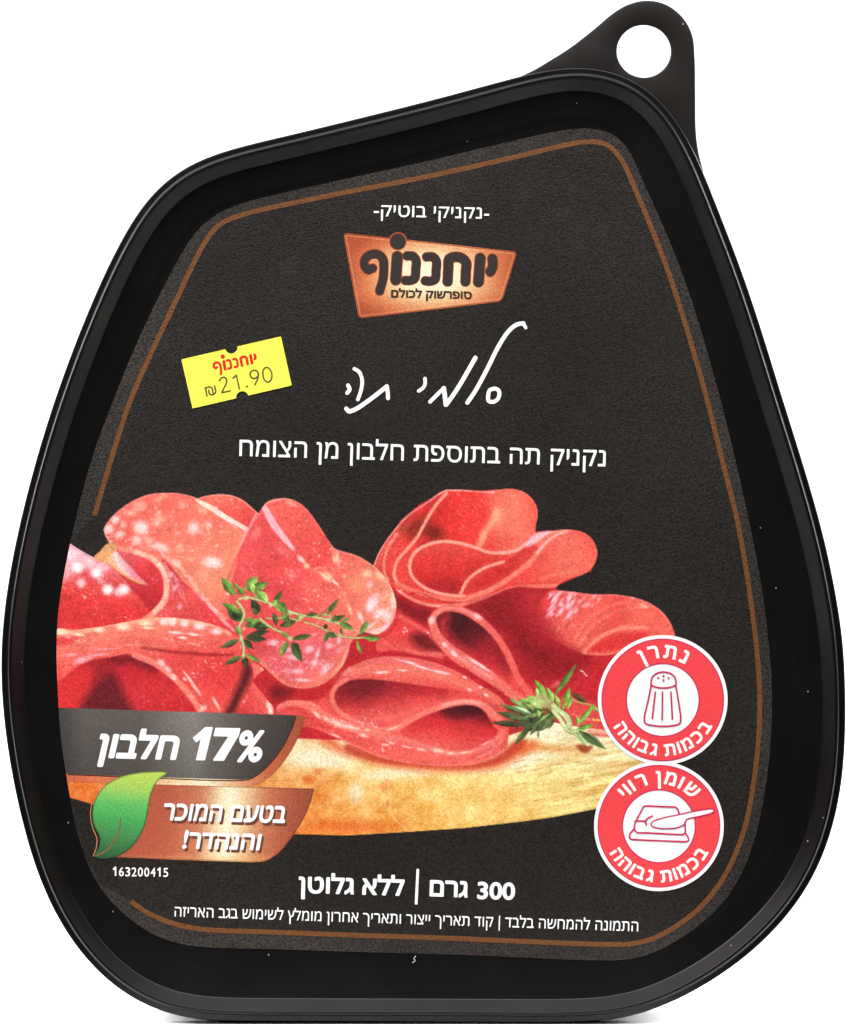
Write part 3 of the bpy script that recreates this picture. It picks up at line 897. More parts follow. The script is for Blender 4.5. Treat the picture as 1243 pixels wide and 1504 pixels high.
# ---- front roll on the board
fr = fill('G', [(20, 300), (40, 270), (100, 250), (220, 250), (300, 200), (340, 120), (420, 70), (560, 20), (700, 15), (860, 45), (980, 90), (1100, 160), (1250, 270), (1250, 520), (1150, 572), (1050, 597), (900, 603), (750, 590), (600, 560),
                (450, 500), (320, 440), (200, 395), (120, 400), (40, 360)], LG('G', (600, 60), (600, 580), [(0, (236, 96, 82)), (.3, (226, 70, 64)), (.6, (228, 72, 66)), (1, (238, 92, 80))]), 2, 1, MEAT, mot=.22)
fill('G', [(-20, 170), (60, 170), (150, 195), (240, 190), (300, 150), (340, 130), (300, 220), (200, 250), (100, 240), (20, 280), (-20, 280)], (186, 28, 36), 14, .9, clip=base)
fill('G', [(0, 180), (60, 178), (110, 200), (80, 235), (0, 240)], (96, 16, 22), 14, .9, clip=base)
line('G', [(340, 80), (360, 120), (310, 180)], 4, (170, 24, 32), .55, 6)
# upper band highlights
line('G', [(430, 95), (560, 85), (700, 80), (860, 110), (1000, 155), (1120, 200), (1240, 260)], 13, (244, 116, 98), .7, 8, clip=fr)
line('G', [(560, 40), (700, 40), (850, 70), (960, 110)], 8, (236, 96, 92), .6, 7, clip=fr)
for p in ([(720, 45), (780, 65), (860, 90), (950, 105)], [(640, 20), (700, 40), (780, 55)]):
    line('G', p, 2, (252, 190, 195), .8, 2, clip=fr, brk=.55)
for x, y, rx, ry, an in [(740, 48, 30, 7, 15), (800, 72, 40, 7, 18), (910, 102, 44, 8, 12), (1035, 125, 12, 8, 0), (1060, 195, 14, 8, 20), (1120, 180, 10, 7, 0), (1150, 222, 14, 8, 30), (590, 100, 40, 8, -5), (700, 90, 30, 5, 5)]:
    blob('G', x, y, rx, ry, (255, 214, 218), .85, an, fr, 1.6)
line('G', [(600, 5), (760, 15), (900, 35), (1000, 75), (1120, 140), (1240, 215)], 3.5, (170, 22, 30), .8, 4)
# pocket one
p1 = fill('G', [(328, 240), (345, 190), (400, 150), (500, 137), (650, 150), (800, 172), (930, 190), (1010, 200), (960, 245), (860, 290), (770, 340), (660, 378), (560, 386), (450, 362), (370, 310)],
          LG('G', (560, 140), (600, 380), [(0, (120, 20, 28)), (.25, (152, 28, 34)), (.5, (200, 48, 48)), (.75, (226, 76, 70)), (1, (232, 84, 76))]), 4, 1, clip=fr, mot=.2)
fill('G', [(400, 170), (480, 145), (580, 155), (560, 210), (480, 250), (400, 230)], (96, 16, 22), 28, .7, clip=p1)
fill('G', [(640, 155), (800, 178), (930, 195), (840, 215), (700, 200)], (176, 26, 34), 14, .7, clip=p1)
line('G', [(480, 350), (580, 350), (700, 330), (800, 290)], 6, (244, 110, 98), .5, 7, clip=p1)
line('G', [(500, 385), (620, 392), (720, 360), (800, 318)], 2.6, (196, 40, 44), .6, 3, clip=fr)
line('G', [(400, 140, .8), (345, 175, .9), (322, 220, 1), (335, 280, 1), (390, 335, 1), (480, 375, .9), (560, 392, .8)], 7, (244, 112, 96), .95, 3, clip=fr)
# lip
line('G', [(40, 290, .9), (110, 265, 1), (190, 275, 1.1), (270, 330, 1.2), (360, 375, 1.2), (460, 405, 1.2), (570, 418, 1.1), (670, 396, 1), (770, 348, 1), (870, 303, 1), (960, 272, 1), (1050, 262, 1), (1130, 278, 1), (1190, 330, 1), (1230, 360, .8)], 11, (243, 112, 96), 1, 3, clip=fr)
line('G', [(920, 280), (980, 262), (1060, 258), (1120, 270)], 4, (252, 180, 175), .7, 4, clip=fr)
line('G', [(50, 300), (120, 290), (170, 320), (230, 370), (300, 400)], 5, (206, 44, 46), .6, 5, clip=fr)
for x, y, rx, ry, an in [(350, 375, 50, 16, 25), (240, 330, 26, 10, 45), (290, 350, 20, 10, 40), (420, 395, 60, 10, 15), (490, 440, 30, 10, 15), (510, 410, 16, 8, 0), (650, 400, 40, 6, -18), (340, 440, 30, 7, 20)]:
    blob('G', x, y, rx, ry, (255, 206, 190), .85, an, fr, 1.6)
# pocket two
p2 = fill('G', [(690, 420), (790, 350), (880, 312), (960, 288), (1040, 276), (1110, 290), (1150, 325), (1185, 385), (1215, 425), (1190, 470), (1110, 510), (1000, 530), (880, 515), (760, 470)],
          LG('G', (1010, 280), (960, 520), [(0, (70, 10, 16)), (.15, (110, 16, 24)), (.4, (196, 36, 40)), (.65, (220, 56, 54)), (1, (236, 88, 78))]), 3, 1, clip=fr, mot=.2)
fill('G', [(920, 312), (1000, 282), (1080, 282), (1120, 310), (1050, 330), (950, 335)], (52, 8, 12), 16, .85, clip=p2)
fill('G', [(700, 425), (800, 350), (900, 325), (860, 400), (780, 440)], (206, 36, 42), 18, .5, clip=p2)
line('G', [(560, 450), (680, 455), (800, 495), (900, 525), (1020, 535), (1120, 510), (1190, 470), (1240, 420)], 8, (244, 116, 102), .8, 5, clip=fr)
for x, y, rx, ry, an in [(890, 520, 34, 14, 10), (960, 535, 26, 9, 0), (800, 515, 30, 8, 12), (640, 480, 20, 8, 10), (610, 490, 20, 6, 10), (1040, 530, 40, 6, -8), (720, 500, 30, 5, 12), (1150, 480, 30, 5, -30)]:
    blob('G', x, y, rx, ry, (255, 212, 195), .8, an, fr, 1.6)
line('G', [(1100, 560), (1180, 520), (1240, 460)], 2, (252, 170, 160), .6, 2.5, clip=fr)
line('G', [(200, 400), (330, 445), (460, 505), (600, 562), (750, 592), (900, 603), (1050, 597), (1150, 570), (1245, 520)], 2.4, (250, 140, 128), .6, 2.4, clip=fr)
line('G', [(230, 385), (350, 430), (470, 485), (600, 535), (740, 565)], 3, (220, 60, 58), .5, 4, clip=fr)

# ---- the middle slice, in front of the left group and the rose
ce = fill('L', [(668, 125), (690, 98), (722, 88), (762, 90), (800, 110), (840, 160), (880, 222), (897, 240), (960, 260), (1010, 290), (1050, 330), (1075, 380), (1081, 420), (1064, 470), (1025, 500), (980, 495), (945, 525), (930, 575), (895, 625),
                (850, 655), (800, 665), (745, 655), (695, 615), (650, 570), (620, 520), (588, 470), (570, 400), (590, 290), (620, 205)],
          LG('L', (620, 300), (1040, 400), [(0, (230, 74, 72)), (.3, (230, 66, 66)), (.55, (236, 84, 78)), (.75, (240, 104, 86)), (1, (244, 132, 104))]), 1.8, 1, MEAT, rim=((250, 165, 150), 2, .6), mot=.25)
fill('B', [(300, 160), (340, 110), (460, 95), (540, 140), (640, 260), (740, 400), (700, 520), (620, 560), (540, 480), (440, 360), (370, 260)], LG('B', (380, 130), (700, 500), [(0, (240, 92, 78)), (.5, (234, 80, 70)), (1, (226, 66, 62))]), 4, .9, clip=ce, mot=.2)
fill('D', [(60, 560), (200, 420), (500, 420), (760, 400), (880, 430), (840, 560), (740, 680), (600, 715), (440, 660)], LG('D', (400, 400), (600, 700), [(0, (214, 62, 68)), (.3, (226, 88, 94)), (.7, (230, 90, 92)), (1, (238, 104, 94))]), 26, .85, clip=ce, mot=.3)
line('B', [(296, 145, .6), (315, 175, 1), (345, 235, 1.2), (385, 295, 1.1), (435, 360, 1), (490, 425, .6)], 9, (248, 178, 186), .95, 2.6, clip=ce)
line('B', [(490, 425), (540, 490), (600, 550), (680, 595), (770, 655), (830, 740), (880, 860)], 4, (246, 140, 116), .6, 4, clip=ce, brk=.5)
line('B', [(310, 135), (360, 112), (440, 100), (490, 108)], 2.5, (250, 165, 150), .8, 2, clip=ce)
line('B', [(490, 108), (560, 160), (650, 270), (740, 400), (760, 425)], 2.2, (238, 100, 88), .7, 2.4, clip=ce)
line('B', [(745, 410), (760, 480), (790, 520)], 3, (252, 190, 150), .6, 4, clip=ce, brk=.4)
for x, y, rx, ry, an, c in [(545, 495, 28, 18, 40, WHT), (580, 540, 20, 20, 40, CREAM), (720, 610, 40, 30, 40, CREAM), (765, 645, 30, 8, 40, WHT), (690, 600, 30, 10, 45, CREAM), (825, 605, 12, 12, 0, CREAM), (970, 590, 36, 30, 0, CREAM), (990, 660, 26, 30, 0, PINK),
                            (1060, 600, 40, 26, 45, CREAM), (1015, 770, 34, 56, 25, PINK), (995, 800, 26, 40, 20, WHT), (1140, 760, 16, 50, 0, CREAM), (1050, 850, 40, 30, -20, WHT), (1100, 860, 26, 40, 10, WHT), (930, 870, 16, 30, -20, CREAM), (860, 820, 10, 40, -20, CREAM),
                            (430, 440, 60, 30, 30, (240, 110, 96)), (480, 590, 50, 30, 30, (242, 120, 104)), (250, 320, 26, 50, 20, (242, 120, 116)), (900, 650, 60, 60, 0, (244, 140, 100)), (620, 700, 80, 60, 0, (238, 100, 86)), (480, 130, 40, 20, 20, (252, 160, 130)), (780, 480, 16, 40, -10, CREAM), (760, 500, 10, 26, -20, CREAM)]:
    blob('B', x, y, rx, ry, c, .75, an, ce, 1.4)
for x, y, rx, ry, an in [(570, 605, 38, 18, 5), (740, 590, 24, 46, 35), (670, 555, 20, 28, 20), (600, 658, 60, 10, 5), (640, 470, 34, 24, -20), (820, 415, 14, 24, 0), (690, 500, 14, 40, 20), (1010, 330, 60, 12, -35), (1070, 260, 50, 14, -30), (1020, 200, 30, 50, 25), (950, 270, 12, 34, -25),
                         (540, 520, 40, 18, 10), (1040, 360, 60, 16, -15), (1150, 190, 12, 50, 5), (1100, 340, 40, 16, -35), (760, 450, 20, 20, 0), (1130, 280, 14, 40, 20), (500, 470, 30, 16, 20), (420, 430, 40, 20, 0)]:
    blob('D', x, y, rx, ry, (255, 214, 224), .7, an, ce, 1.5)
flecks(ce, (400, 925, 510, 1005), 26, (252, 180, 185), 5, 2.2, -30, .55, 41, 30)
line('D', [(880, 430), (860, 520), (800, 620), (720, 690), (620, 715), (520, 700), (430, 640), (340, 550)], 9, (243, 120, 98), .8, 5, clip=ce)
line('D', [(870, 480), (840, 560), (800, 600)], 3, (253, 200, 160), .7, 3, clip=ce, brk=.4)
line('D', [(1110, 20), (1150, 120), (1172, 220), (1150, 300), (1090, 365), (1000, 380)], 4, (255, 228, 200), .9, 3, clip=ce, brk=.35)
# shadow around it onto the things behind
line('B', [(60, 640), (110, 520), (170, 400)], 3, (200, 40, 44), .5, 4)
line('L', [(580, 460), (590, 480), (630, 545), (660, 590)], 3, (190, 30, 36), .6, 4)
line('D', [(1180, 240), (1160, 320), (1100, 385), (1000, 400)], 3, (176, 24, 32), .7, 5)
line('D', [(880, 500), (840, 600), (760, 690)], 3, (196, 36, 40), .6, 5)

# ---- sprigs of thyme
def leaf(fr, x0, y0, x1, y1, w, c, hi=None):
    dx, dy = x1 - x0, y1 - y0
    l = math.hypot(dx, dy)
    w = w * 0.85
    nx, ny = -dy / l, dx / l
    pts = [(x0, y0)]
    prof = [(.2, .6), (.45, 1), (.7, .75), (.9, .3)]
    for t, k in prof:
        pts.append((x0 + dx * t + nx * w * k / 2, y0 + dy * t + ny * w * k / 2))
    pts.append((x1, y1))
    for t, k in prof[::-1]:
        pts.append((x0 + dx * t - nx * w * k / 2, y0 + dy * t - ny * w * k / 2))
    q = T(fr, pts)
    pts2 = [(x, y) for x, y in q]
    c = np.array(c, float)
    a0, a1 = T(fr, [(x0, y0)])[0], T(fr, [(x1, y1)])[0]
    def col(X, Y, d):
        s = ((X - a0[0]) * nx + (Y - a0[1]) * ny) / (w / FR[fr][2])
        return np.clip(c * (1 + 0.7 * np.clip(s, -.5, .5))[..., None] * (0.75 + 0.5 * vfine[win((X.min(), Y.min(), X.max(), Y.max()))][:X.shape[0], :X.shape[1]])[..., None], 0, 255)
    def safe(X, Y, d):
        try:
            return col(X, Y, d)
        except ValueError:
            return np.tile(c, X.shape + (1,))
    fill('P', pts2, safe, 1.3, 1, HERB)
    line(fr, [(x0, y0), (x0 + dx * .8, y0 + dy * .8)], 1.0, hi if hi else np.minimum(c * 1.45 + 12, 255), .55, 1.4, sm=False)

G1, G2, G3, G4 = (100, 134, 60), (70, 90, 46), (54, 62, 36), (140, 174, 84)
STEM = (196, 200, 140)
def stem(fr, pts, w, c=STEM):
    line(fr, pts, w + 1.2, (96, 92, 44), .8, 1.4, HERB)
    line(fr, pts, w, c, 1, 1.3, HERB)
for a in [(240, 260, 110, 190, 50, G2), (230, 300, 140, 240, 60, G2), (240, 290, 160, 220, 70, G3), (250, 330, 340, 300, 60, G2), (300, 330, 390, 340, 60, G3), (330, 250, 290, 160, 60, G3), (310, 250, 340, 200, 56, G3), (440, 330, 430, 250, 36, G3), (460, 330, 560, 300, 50, G3),
          (480, 340, 530, 290, 46, G2), (400, 330, 330, 330, 50, G2)]:
    leaf('D', *a)
stem('D', [(200, 180), (225, 210), (243, 250), (236, 290), (215, 330), (218, 375), (230, 410), (240, 450), (240, 510)], 3.4)
stem('D', [(210, 165), (260, 155), (330, 170), (410, 195), (500, 235), (590, 262), (680, 275), (760, 295), (830, 318)], 3.0, (206, 206, 146))
stem('D', [(340, 285), (390, 325), (440, 355), (490, 375), (525, 405)], 3.0)
stem('D', [(610, 305), (680, 325), (760, 362), (830, 390), (920, 402), (980, 398)], 2.2, (214, 190, 130))
stem('D', [(750, 300), (770, 270), (740, 258), (690, 268)], 2.0)
stem('D', [(700, 268), (770, 210), (800, 180)], 1.4, (120, 130, 70))
stem('D', [(380, 280), (430, 285), (500, 275), (560, 290), (600, 262)], 1.6)
for a in [(190, 145, 102, 32, 66, G1), (250, 110, 325, 28, 78, G4), (280, 110, 390, 66, 62, G1), (300, 130, 270, 60, 60, G4), (320, 100, 350, 170, 70, G1), (390, 185, 320, 110, 60, G4), (210, 100, 180, 65, 20, G1), (245, 140, 200, 90, 46, G1),
          (220, 250, 110, 190, 56, G1), (300, 220, 330, 260, 60, G2), (420, 200, 480, 112, 40, G2), (430, 180, 510, 250, 72, G1), (420, 200, 440, 170, 40, G4), (470, 260, 520, 300, 56, G2), (440, 310, 420, 250, 34, G2), (520, 250, 470, 290, 40, G1), (560, 300, 600, 260, 40, G4),
          (620, 265, 690, 255, 30, G2), (750, 260, 820, 160, 34, G2), (770, 300, 860, 265, 40, G2), (790, 310, 800, 260, 30, G2), (820, 310, 910, 350, 48, G1), (830, 310, 890, 280, 24, G1), (760, 360, 730, 430, 34, G2), (740, 350, 740, 315, 34, G3), (750, 370, 810, 400, 40, G2),
          (950, 380, 1000, 295, 44, G1), (970, 400, 1075, 408, 44, G1), (930, 420, 958, 500, 30, G1), (840, 385, 830, 340, 22, G2),
          (215, 410, 100, 462, 46, G2), (240, 410, 300, 470, 44, G3), (250, 400, 380, 410, 54, G3), (260, 390, 400, 360, 44, G3), (225, 385, 190, 330, 40, G1), (235, 510, 120, 566, 42, G2), (240, 510, 260, 580, 48, G3), (250, 500, 345, 550, 34, G1),
          (530, 410, 660, 385, 42, G2), (510, 420, 460, 515, 46, G1), (530, 430, 595, 545, 62, G2), (545, 430, 580, 470, 36, G3), (520, 400, 470, 370, 30, G1), (300, 300, 250, 290, 50, G1), (340, 290, 290, 320, 44, G1)]:
    leaf('D', *a)
for x, y, r in [(255, 160, 14), (405, 205, 12), (525, 250, 12), (590, 275, 14), (755, 290, 14), (525, 405, 14), (240, 515, 12), (225, 410, 12), (240, 345, 10), (830, 385, 10)]:
    blob('D', x, y, r, r, (206, 214, 150), .8, 0, None, 1.6)

DK = (62, 68, 44)
HERB = 4
fill('H', [(430, 570), (520, 510), (640, 520), (705, 570), (680, 635), (620, 680), (540, 695), (470, 680)], (66, 78, 46), 3, 1, HERB, mot=1.0)
for a in [(480, 645, 212, 628, 58, (58, 64, 42)), (470, 600, 255, 548, 58, (66, 78, 48)), (500, 605, 330, 592, 48, (84, 100, 58)), (490, 565, 286, 490, 54, (92, 116, 64)), (500, 540, 352, 442, 46, (116, 148, 80)), (540, 530, 425, 446, 44, (124, 158, 86)), (520, 560, 380, 500, 30, (168, 190, 150)),
          (520, 640, 395, 795, 58, (84, 102, 56)), (560, 620, 440, 725, 52, (66, 76, 46)), (600, 600, 510, 725, 52, (80, 94, 52)), (640, 580, 575, 700, 48, (74, 84, 50)), (700, 570, 600, 690, 54, (96, 112, 62)), (700, 585, 650, 680, 36, (84, 100, 54)), (570, 690, 575, 750, 22, (100, 130, 66)),
          (560, 560, 450, 600, 36, (104, 124, 70)), (620, 540, 520, 590, 36, (112, 136, 74)), (660, 560, 570, 630, 30, (120, 146, 80)), (430, 650, 390, 690, 24, (64, 74, 46))]:
    leaf('H', *a)
for a in [(640, 480, 480, 425, 46, (168, 192, 110)), (600, 470, 420, 460, 60, (118, 158, 76)), (640, 440, 548, 302, 62, (120, 164, 70)), (690, 470, 640, 360, 54, (132, 176, 84)), (600, 520, 520, 470, 60, (150, 184, 96)), (700, 420, 865, 183, 52, (96, 130, 56)), (740, 520, 700, 410, 46, (142, 190, 88)),
          (760, 530, 815, 360, 62, (112, 176, 72)), (800, 520, 830, 430, 36, (126, 184, 82)), (570, 440, 560, 360, 40, (170, 196, 110)), (580, 590, 570, 530, 40, (140, 176, 86))]:
    leaf('H', *a)
fill('H', [(540, 440), (600, 400), (660, 430), (690, 480), (690, 540), (640, 520), (580, 510), (520, 490)], (188, 206, 128), 6, .85, HERB, mot=.6)
stem('H', [(690, 500), (740, 545), (790, 580), (812, 630), (800, 680)], 7, (204, 218, 150))
stem('H', [(690, 540), (740, 600), (770, 650), (800, 690), (850, 700)], 6, (214, 224, 160))
line('H', [(700, 520), (760, 570), (798, 640)], 2, (236, 240, 200), .8, 2)
stem('H', [(800, 690), (850, 710), (900, 760), (950, 800)], 3.2, (200, 210, 140))
stem('H', [(830, 450), (900, 480), (960, 490), (1020, 520), (1050, 545)], 2.4, (206, 160, 90))
leaf('H', 945, 475, 825, 400, 52, (88, 70, 40))
for a in [(870, 650, 1005, 485, 44, (116, 178, 74)), (880, 640, 870, 580, 36, (140, 194, 90)), (860, 680, 1000, 645, 44, (104, 160, 66)), (880, 690, 1088, 830, 74, (72, 96, 50)), (860, 700, 960, 800, 40, (120, 156, 84)), (1040, 540, 985, 520, 30, (150, 170, 90))]:
    leaf('H', *a)
line('H', [(890, 720), (930, 770), (958, 800)], 2.5, (226, 232, 196), .85, 1.6)
line('H', [(960, 710), (1030, 770), (1080, 822)], 1.6, (150, 170, 110), .8, 1.4)
blob('H', 630, 550, 26, 16, (190, 80, 50), .7, 0, None, 1.5)
blob('H', 760, 470, 30, 36, (206, 110, 60), .7, 0, None, 1.5)

# fine fat flecks in the slices
f1 = vnoise(3.6, 2.6, 61, 0.4)
f2 = vnoise(26, 18, 62)
k = np.clip((f1 - 0.74) / 0.18, 0, 1) * np.clip((f2 - 0.35) / 0.35, 0, 1)
k = k * np.where((GX < 590) | (ce > 0.5), 0.55, 0.22) * (IDS == MEAT) * np.clip((CAN[..., 0] - 190) / 40, 0, 1)
CAN = CAN * (1 - k[..., None]) + np.array([255, 214, 206.0]) * k[..., None]
# little print grain
mt = (IDS == MEAT)[..., None]
CAN = np.where(mt, 255 * (np.clip(CAN, 0, 255) / 255) ** np.array([0.9, 0.92, 0.9]), CAN)
CAN += (rng.random((GH, GW, 1)) - .5) * 16 + (vnoise(3.2, 3.2, 91)[..., None] - .5) * 16
CAN = np.clip(CAN, 0, 255)
keep = (COV > 0.02) & (lab_sd(GX, GY) < 0.9)

def picture(name, ident, z, lab):
    cellm = keep[:-1, :-1] | keep[1:, :-1] | keep[:-1, 1:] | keep[1:, 1:]
    inl = lab_sd(GX, GY) < 0.9
    cellm &= inl[:-1, :-1] & inl[1:, :-1] & inl[:-1, 1:] & inl[1:, 1:]
    # owner of a cell: the first painted corner
    own = np.maximum.reduce([IDS[:-1, :-1], IDS[1:, :-1], IDS[:-1, 1:], IDS[1:, 1:]])
    cellm &= (own == ident)
    jj, ii = np.nonzero(cellm)
    q = np.stack([jj * GW + ii, (jj + 1) * GW + ii, (jj + 1) * GW + ii + 1, jj * GW + ii + 1], 1)
    u, inv = np.unique(q.ravel(), return_inverse=True)
    vx, vy = GX.ravel()[u].copy(), GY.ravel()[u].copy()
    # trim the sheet exactly along the label edge
    sd = lab_sd(vx, vy)
    e = np.nonzero(sd > -0.75)[0]
    if len(e):
        gxx = (lab_sd(vx[e] + .3, vy[e]) - lab_sd(vx[e] - .3, vy[e])) / .6
        gyy = (lab_sd(vx[e], vy[e] + .3) - lab_sd(vx[e], vy[e] - .3)) / .6
        vx[e] -= gxx * (sd[e] + .1)
        vy[e] -= gyy * (sd[e] + .1)
    vv = Parr(np.stack([vx, vy], 1), z)
    me = bpy.data.meshes.new(name)
    me.from_pydata(vv.tolist(), [], inv.reshape(-1, 4).tolist())
    me.update()
    set_color(me, inkc(CAN.reshape(-1, 3)[u]))
    return link(name, me, M_INK, label, lab)

ZP = 0.20 * MM
picture("board_picture", BOARD, ZP, "printed picture of a pale wooden board")
picture("salami_picture", MEAT, ZP, "printed picture of folded red salami slices")
picture("thyme_picture", 3, ZP, "printed thyme sprig lying on the middle salami slice")
picture("thyme_picture", 4, ZP, "printed thyme tuft beside the salt shaker badge")

# ------------------------------------------------------------------ lettering
_gcache = {}
def glyphs(s, bold=0.0):
    """flat lettering grown by bold (em units): outlines -> winding number and distance -> clean mesh"""
    bold = max(bold, 0.002)
    key = (s, bold)
    if key in _gcache:
        return _gcache[key]
    cu = bpy.data.curves.new("lettering", 'FONT')
    cu.body = s
    cu.size = 1.0
    cu.resolution_u = 5
    cu.fill_mode = 'NONE'
    o = bpy.data.objects.new("lettering", cu)
    COL.objects.link(o)
    dg = bpy.context.evaluated_depsgraph_get()
    dg.update()
    me = o.evaluated_get(dg).to_mesh()
    v = np.array([w.co[:2] for w in me.vertices], float).reshape(-1, 2)
    nb = {}
    for e in me.edges:
        a, b = e.vertices
        nb.setdefault(a, []).append(b)
        nb.setdefault(b, []).append(a)
    o.evaluated_get(dg).to_mesh_clear()
    bpy.data.objects.remove(o)
    bpy.data.curves.remove(cu)
    loops, seen = [], set()
    for st in sorted(nb):
        if st in seen:
            continue
        lp, cur = [st], nb[st][0] if st + 1 not in nb[st] else st + 1
        seen.add(st)
        while cur not in seen:
            lp.append(cur)
            seen.add(cur)
            nx = [k for k in nb[cur] if k not in seen]
            if not nx:
                break
            cur = nx[0]
        loops.append(v[lp])
    # contours whose boxes overlap belong together
    groups = []
    for lp in loops:
        lo, hi = lp.min(0) - .01, lp.max(0) + .01
        new = [[lp], lo, hi]
        rest = []
        for g in groups:
            if (g[1] <= new[2]).all() and (g[2] >= new[1]).all():
                new = [g[0] + new[0], np.minimum(g[1], new[1]), np.maximum(g[2], new[2])]
            else:
                rest.append(g)
        groups = rest + [new]
    V, F, n = [], [], 0
    for lps, lo, hi in groups:
        def fn(X, Y):
            d = np.full(X.shape, 1e9)
            wn = np.zeros(X.shape, int)
            for lp in lps:
                for a, b in zip(lp, np.roll(lp, -1, 0)):
                    dd, _ = seg_dist(X, Y, a, b)
                    d = np.minimum(d, dd)
                    if a[1] != b[1]:
                        hit = ((a[1] > Y) != (b[1] > Y)) & (X < (b[0] - a[0]) * (Y - a[1]) / (b[1] - a[1]) + a[0])
                        wn += np.where(hit, 1 if b[1] > a[1] else -1, 0)
            return np.where(wn != 0, -np.maximum(d, 1e-5), d) - bold
        m = bold + .03
        vv, ff = sdf_geo(fn, (lo[0] - m, lo[1] - m, hi[0] + m, hi[1] + m), 0.017)
        if len(vv) == 0:
            continue
        V.append(vv)
        F += [[i + n for i in q[::-1]] for q in ff]
        n += len(vv)
    _gcache[key] = (np.vstack(V), F)
    return _gcache[key]

def rev(s):
    return s[::-1]

def text_geo(s, bl, br, h, ref="ה", bold=0.0, shear=0.0):
    """visual string s, baseline from pixel bl to br, height h px of the reference letter"""
    v, f = glyphs(s, bold)
    rv, _ = glyphs(ref, bold)
    rh = rv[:, 1].max() - max(rv[:, 1].min(), -0.02)
    x0, x1 = v[:, 0].min(), v[:, 0].max()
    bl, br = np.array(bl, float), np.array(br, float)
    ux = (br - bl) / (x1 - x0)
    d = (br - bl) / np.linalg.norm(br - bl)
    uy = np.array([d[1], -d[0]]) * h / rh
    p = bl + np.outer(v[:, 0] - x0, ux) + np.outer(v[:, 1], uy) + np.outer(v[:, 1] * h / rh * shear, d)
    return p, f

def text_obj(name, geos, z, mat, parent, color=None):
    V, F, n = [], [], 0
    for p, f in geos:
        V.append(p)
        F += [[i + n for i in q] for q in f]
        n += len(p)
    V = np.vstack(V)
    me = mesh_from(name, Parr(V, z), F)
    if color is not None:
        set_color(me, np.tile(inkc(color), (len(V), 1)))
    return link(name, me, mat, parent)

def poly_geo(pts, r=1.2):
    f = lambda X, Y: sd_poly(X, Y, pts) - r
    return sdf_geo(f, bbox_of(pts, 4), 0.8)

def arc_geo(s, c, r, a0, a1, h, bold=0.0, outward=True, ref="ה"):
    """letters of visual string s along a circle; angles in degrees, measured on screen from +x counter-clockwise"""
    rv, _ = glyphs(ref, bold)
    sc = h / (rv[:, 1].max() - max(rv[:, 1].min(), -.02))
    items, x = [], 0.0
    for ch in s:
        if ch == ' ':
            items.append(None); x += 0.24
            continue
        v, f = glyphs(ch, bold)
        wd = v[:, 0].max() - v[:, 0].min()
        items.append((x + wd / 2, v, f)); x += wd + 0.10
    tot = x - 0.10
    out = []
    for it in items:
        if it is None:
            continue
        xc, v, f = it
        a = math.radians(a0 + (a1 - a0) * xc / tot)
        up = np.array([math.cos(a), -math.sin(a)])
        if not outward:
            up = -up
        rt = np.array([-up[1], up[0]])
        cx = (v[:, 0].max() + v[:, 0].min()) / 2
        p = np.array(c) + np.array([math.cos(a), -math.sin(a)]) * r + np.outer((v[:, 0] - cx) * sc, rt) + np.outer(v[:, 1] * sc, up)
        out.append((p, f))
    return out

ZT = 0.30 * MM
text_obj("heading_text", [text_geo("-" + rev("נקניקי בוטיק") + "-", (549, 317.3), (718.5, 321.5), 16.5, bold=0.005)], ZT, M_TEXT, label)
text_obj("subtitle_text", [text_geo(rev("נקניק תה בתוספת חלבון מן הצומח"), (351.5, 669.5), (889.5, 685), 24, bold=0.007)], ZT, M_TEXT, label)
text_obj("weight_text", [text_geo(rev("ללא גלוטן"), (438.5, 1310.5), (594, 1315), 24, bold=0.027),
                         text_geo("|", (610, 1315), (614, 1315.2), 40, ref="|", bold=0.01),
                         text_geo(rev("גרם"), (631, 1315.5), (687, 1317.5), 24, bold=0.027),
                         text_geo("300", (701, 1319.5), (756.5, 1321), 25.5, ref="0", bold=0.03)], ZT, M_TEXT, label)
text_obj("fine_print_text", [text_geo(rev("התמונה להמחשה בלבד | קוד תאריך ייצור ותאריך אחרון מומלץ לשימוש בגב האריזה"), (256.5, 1346), (937.5, 1368), 14.3, bold=0.004)], ZT, M_TEXT, label)
def code_digits():
    out = []
    for i, ch in enumerate("163200415"):
        x, y = 165.5 + 9.3 * i, 1286.5 + .15 * i
        if ch == "1":
            out.append(poly_geo([(x + .6, y - 10.4), (x + 3.8, y - 13.2), (x + 5.2, y - 13.2), (x + 5.2, y - .4), (x + 3.6, y - .4), (x + 3.6, y - 10.4), (x + 1.4, y - 8.9)], .3))
        else:
            out.append(text_geo(ch, (x, y), (x + 7.3, y + .1), 13.5, ref="0", bold=0.012))
    return out
text_obj("code_text", code_digits(), ZT, M_TEXT, label)

HW = [([(158, 318), (185, 335), (202, 380), (200, 420), (190, 460), (178, 492)], 5.4), ([(122, 412), (131, 435), (117, 455)], 5.8),
      ([(112, 545), (128, 560), (170, 545), (230, 505), (290, 460), (343, 418)], 6.4), ([(343, 418), (348, 450), (350, 485)], 5.8),
      ([(561, 373), (561, 405), (548, 428), (525, 443)], 5.2), ([(590, 505), (640, 455), (668, 428)], 5.6), ([(668, 428), (674, 470), (680, 522)], 6.6),
      ([(682, 522), (740, 440), (800, 340), (848, 255)], 6.4), ([(803, 510), (850, 440), (920, 310), (980, 190), (1040, 100), (1085, 65), (1122, 58)], 6.2), ([(1122, 58), (1135, 82)], 5),
      ([(920, 478), (930, 440), (965, 431), (984, 447), (978, 487), (950, 506), (924, 500), (920, 478)], 5.8)]
strokes_obj("handwritten_title", [(T('b', p), w) for p, w in HW], 6, ZT, M_TEXT, label, None, res=0.8)

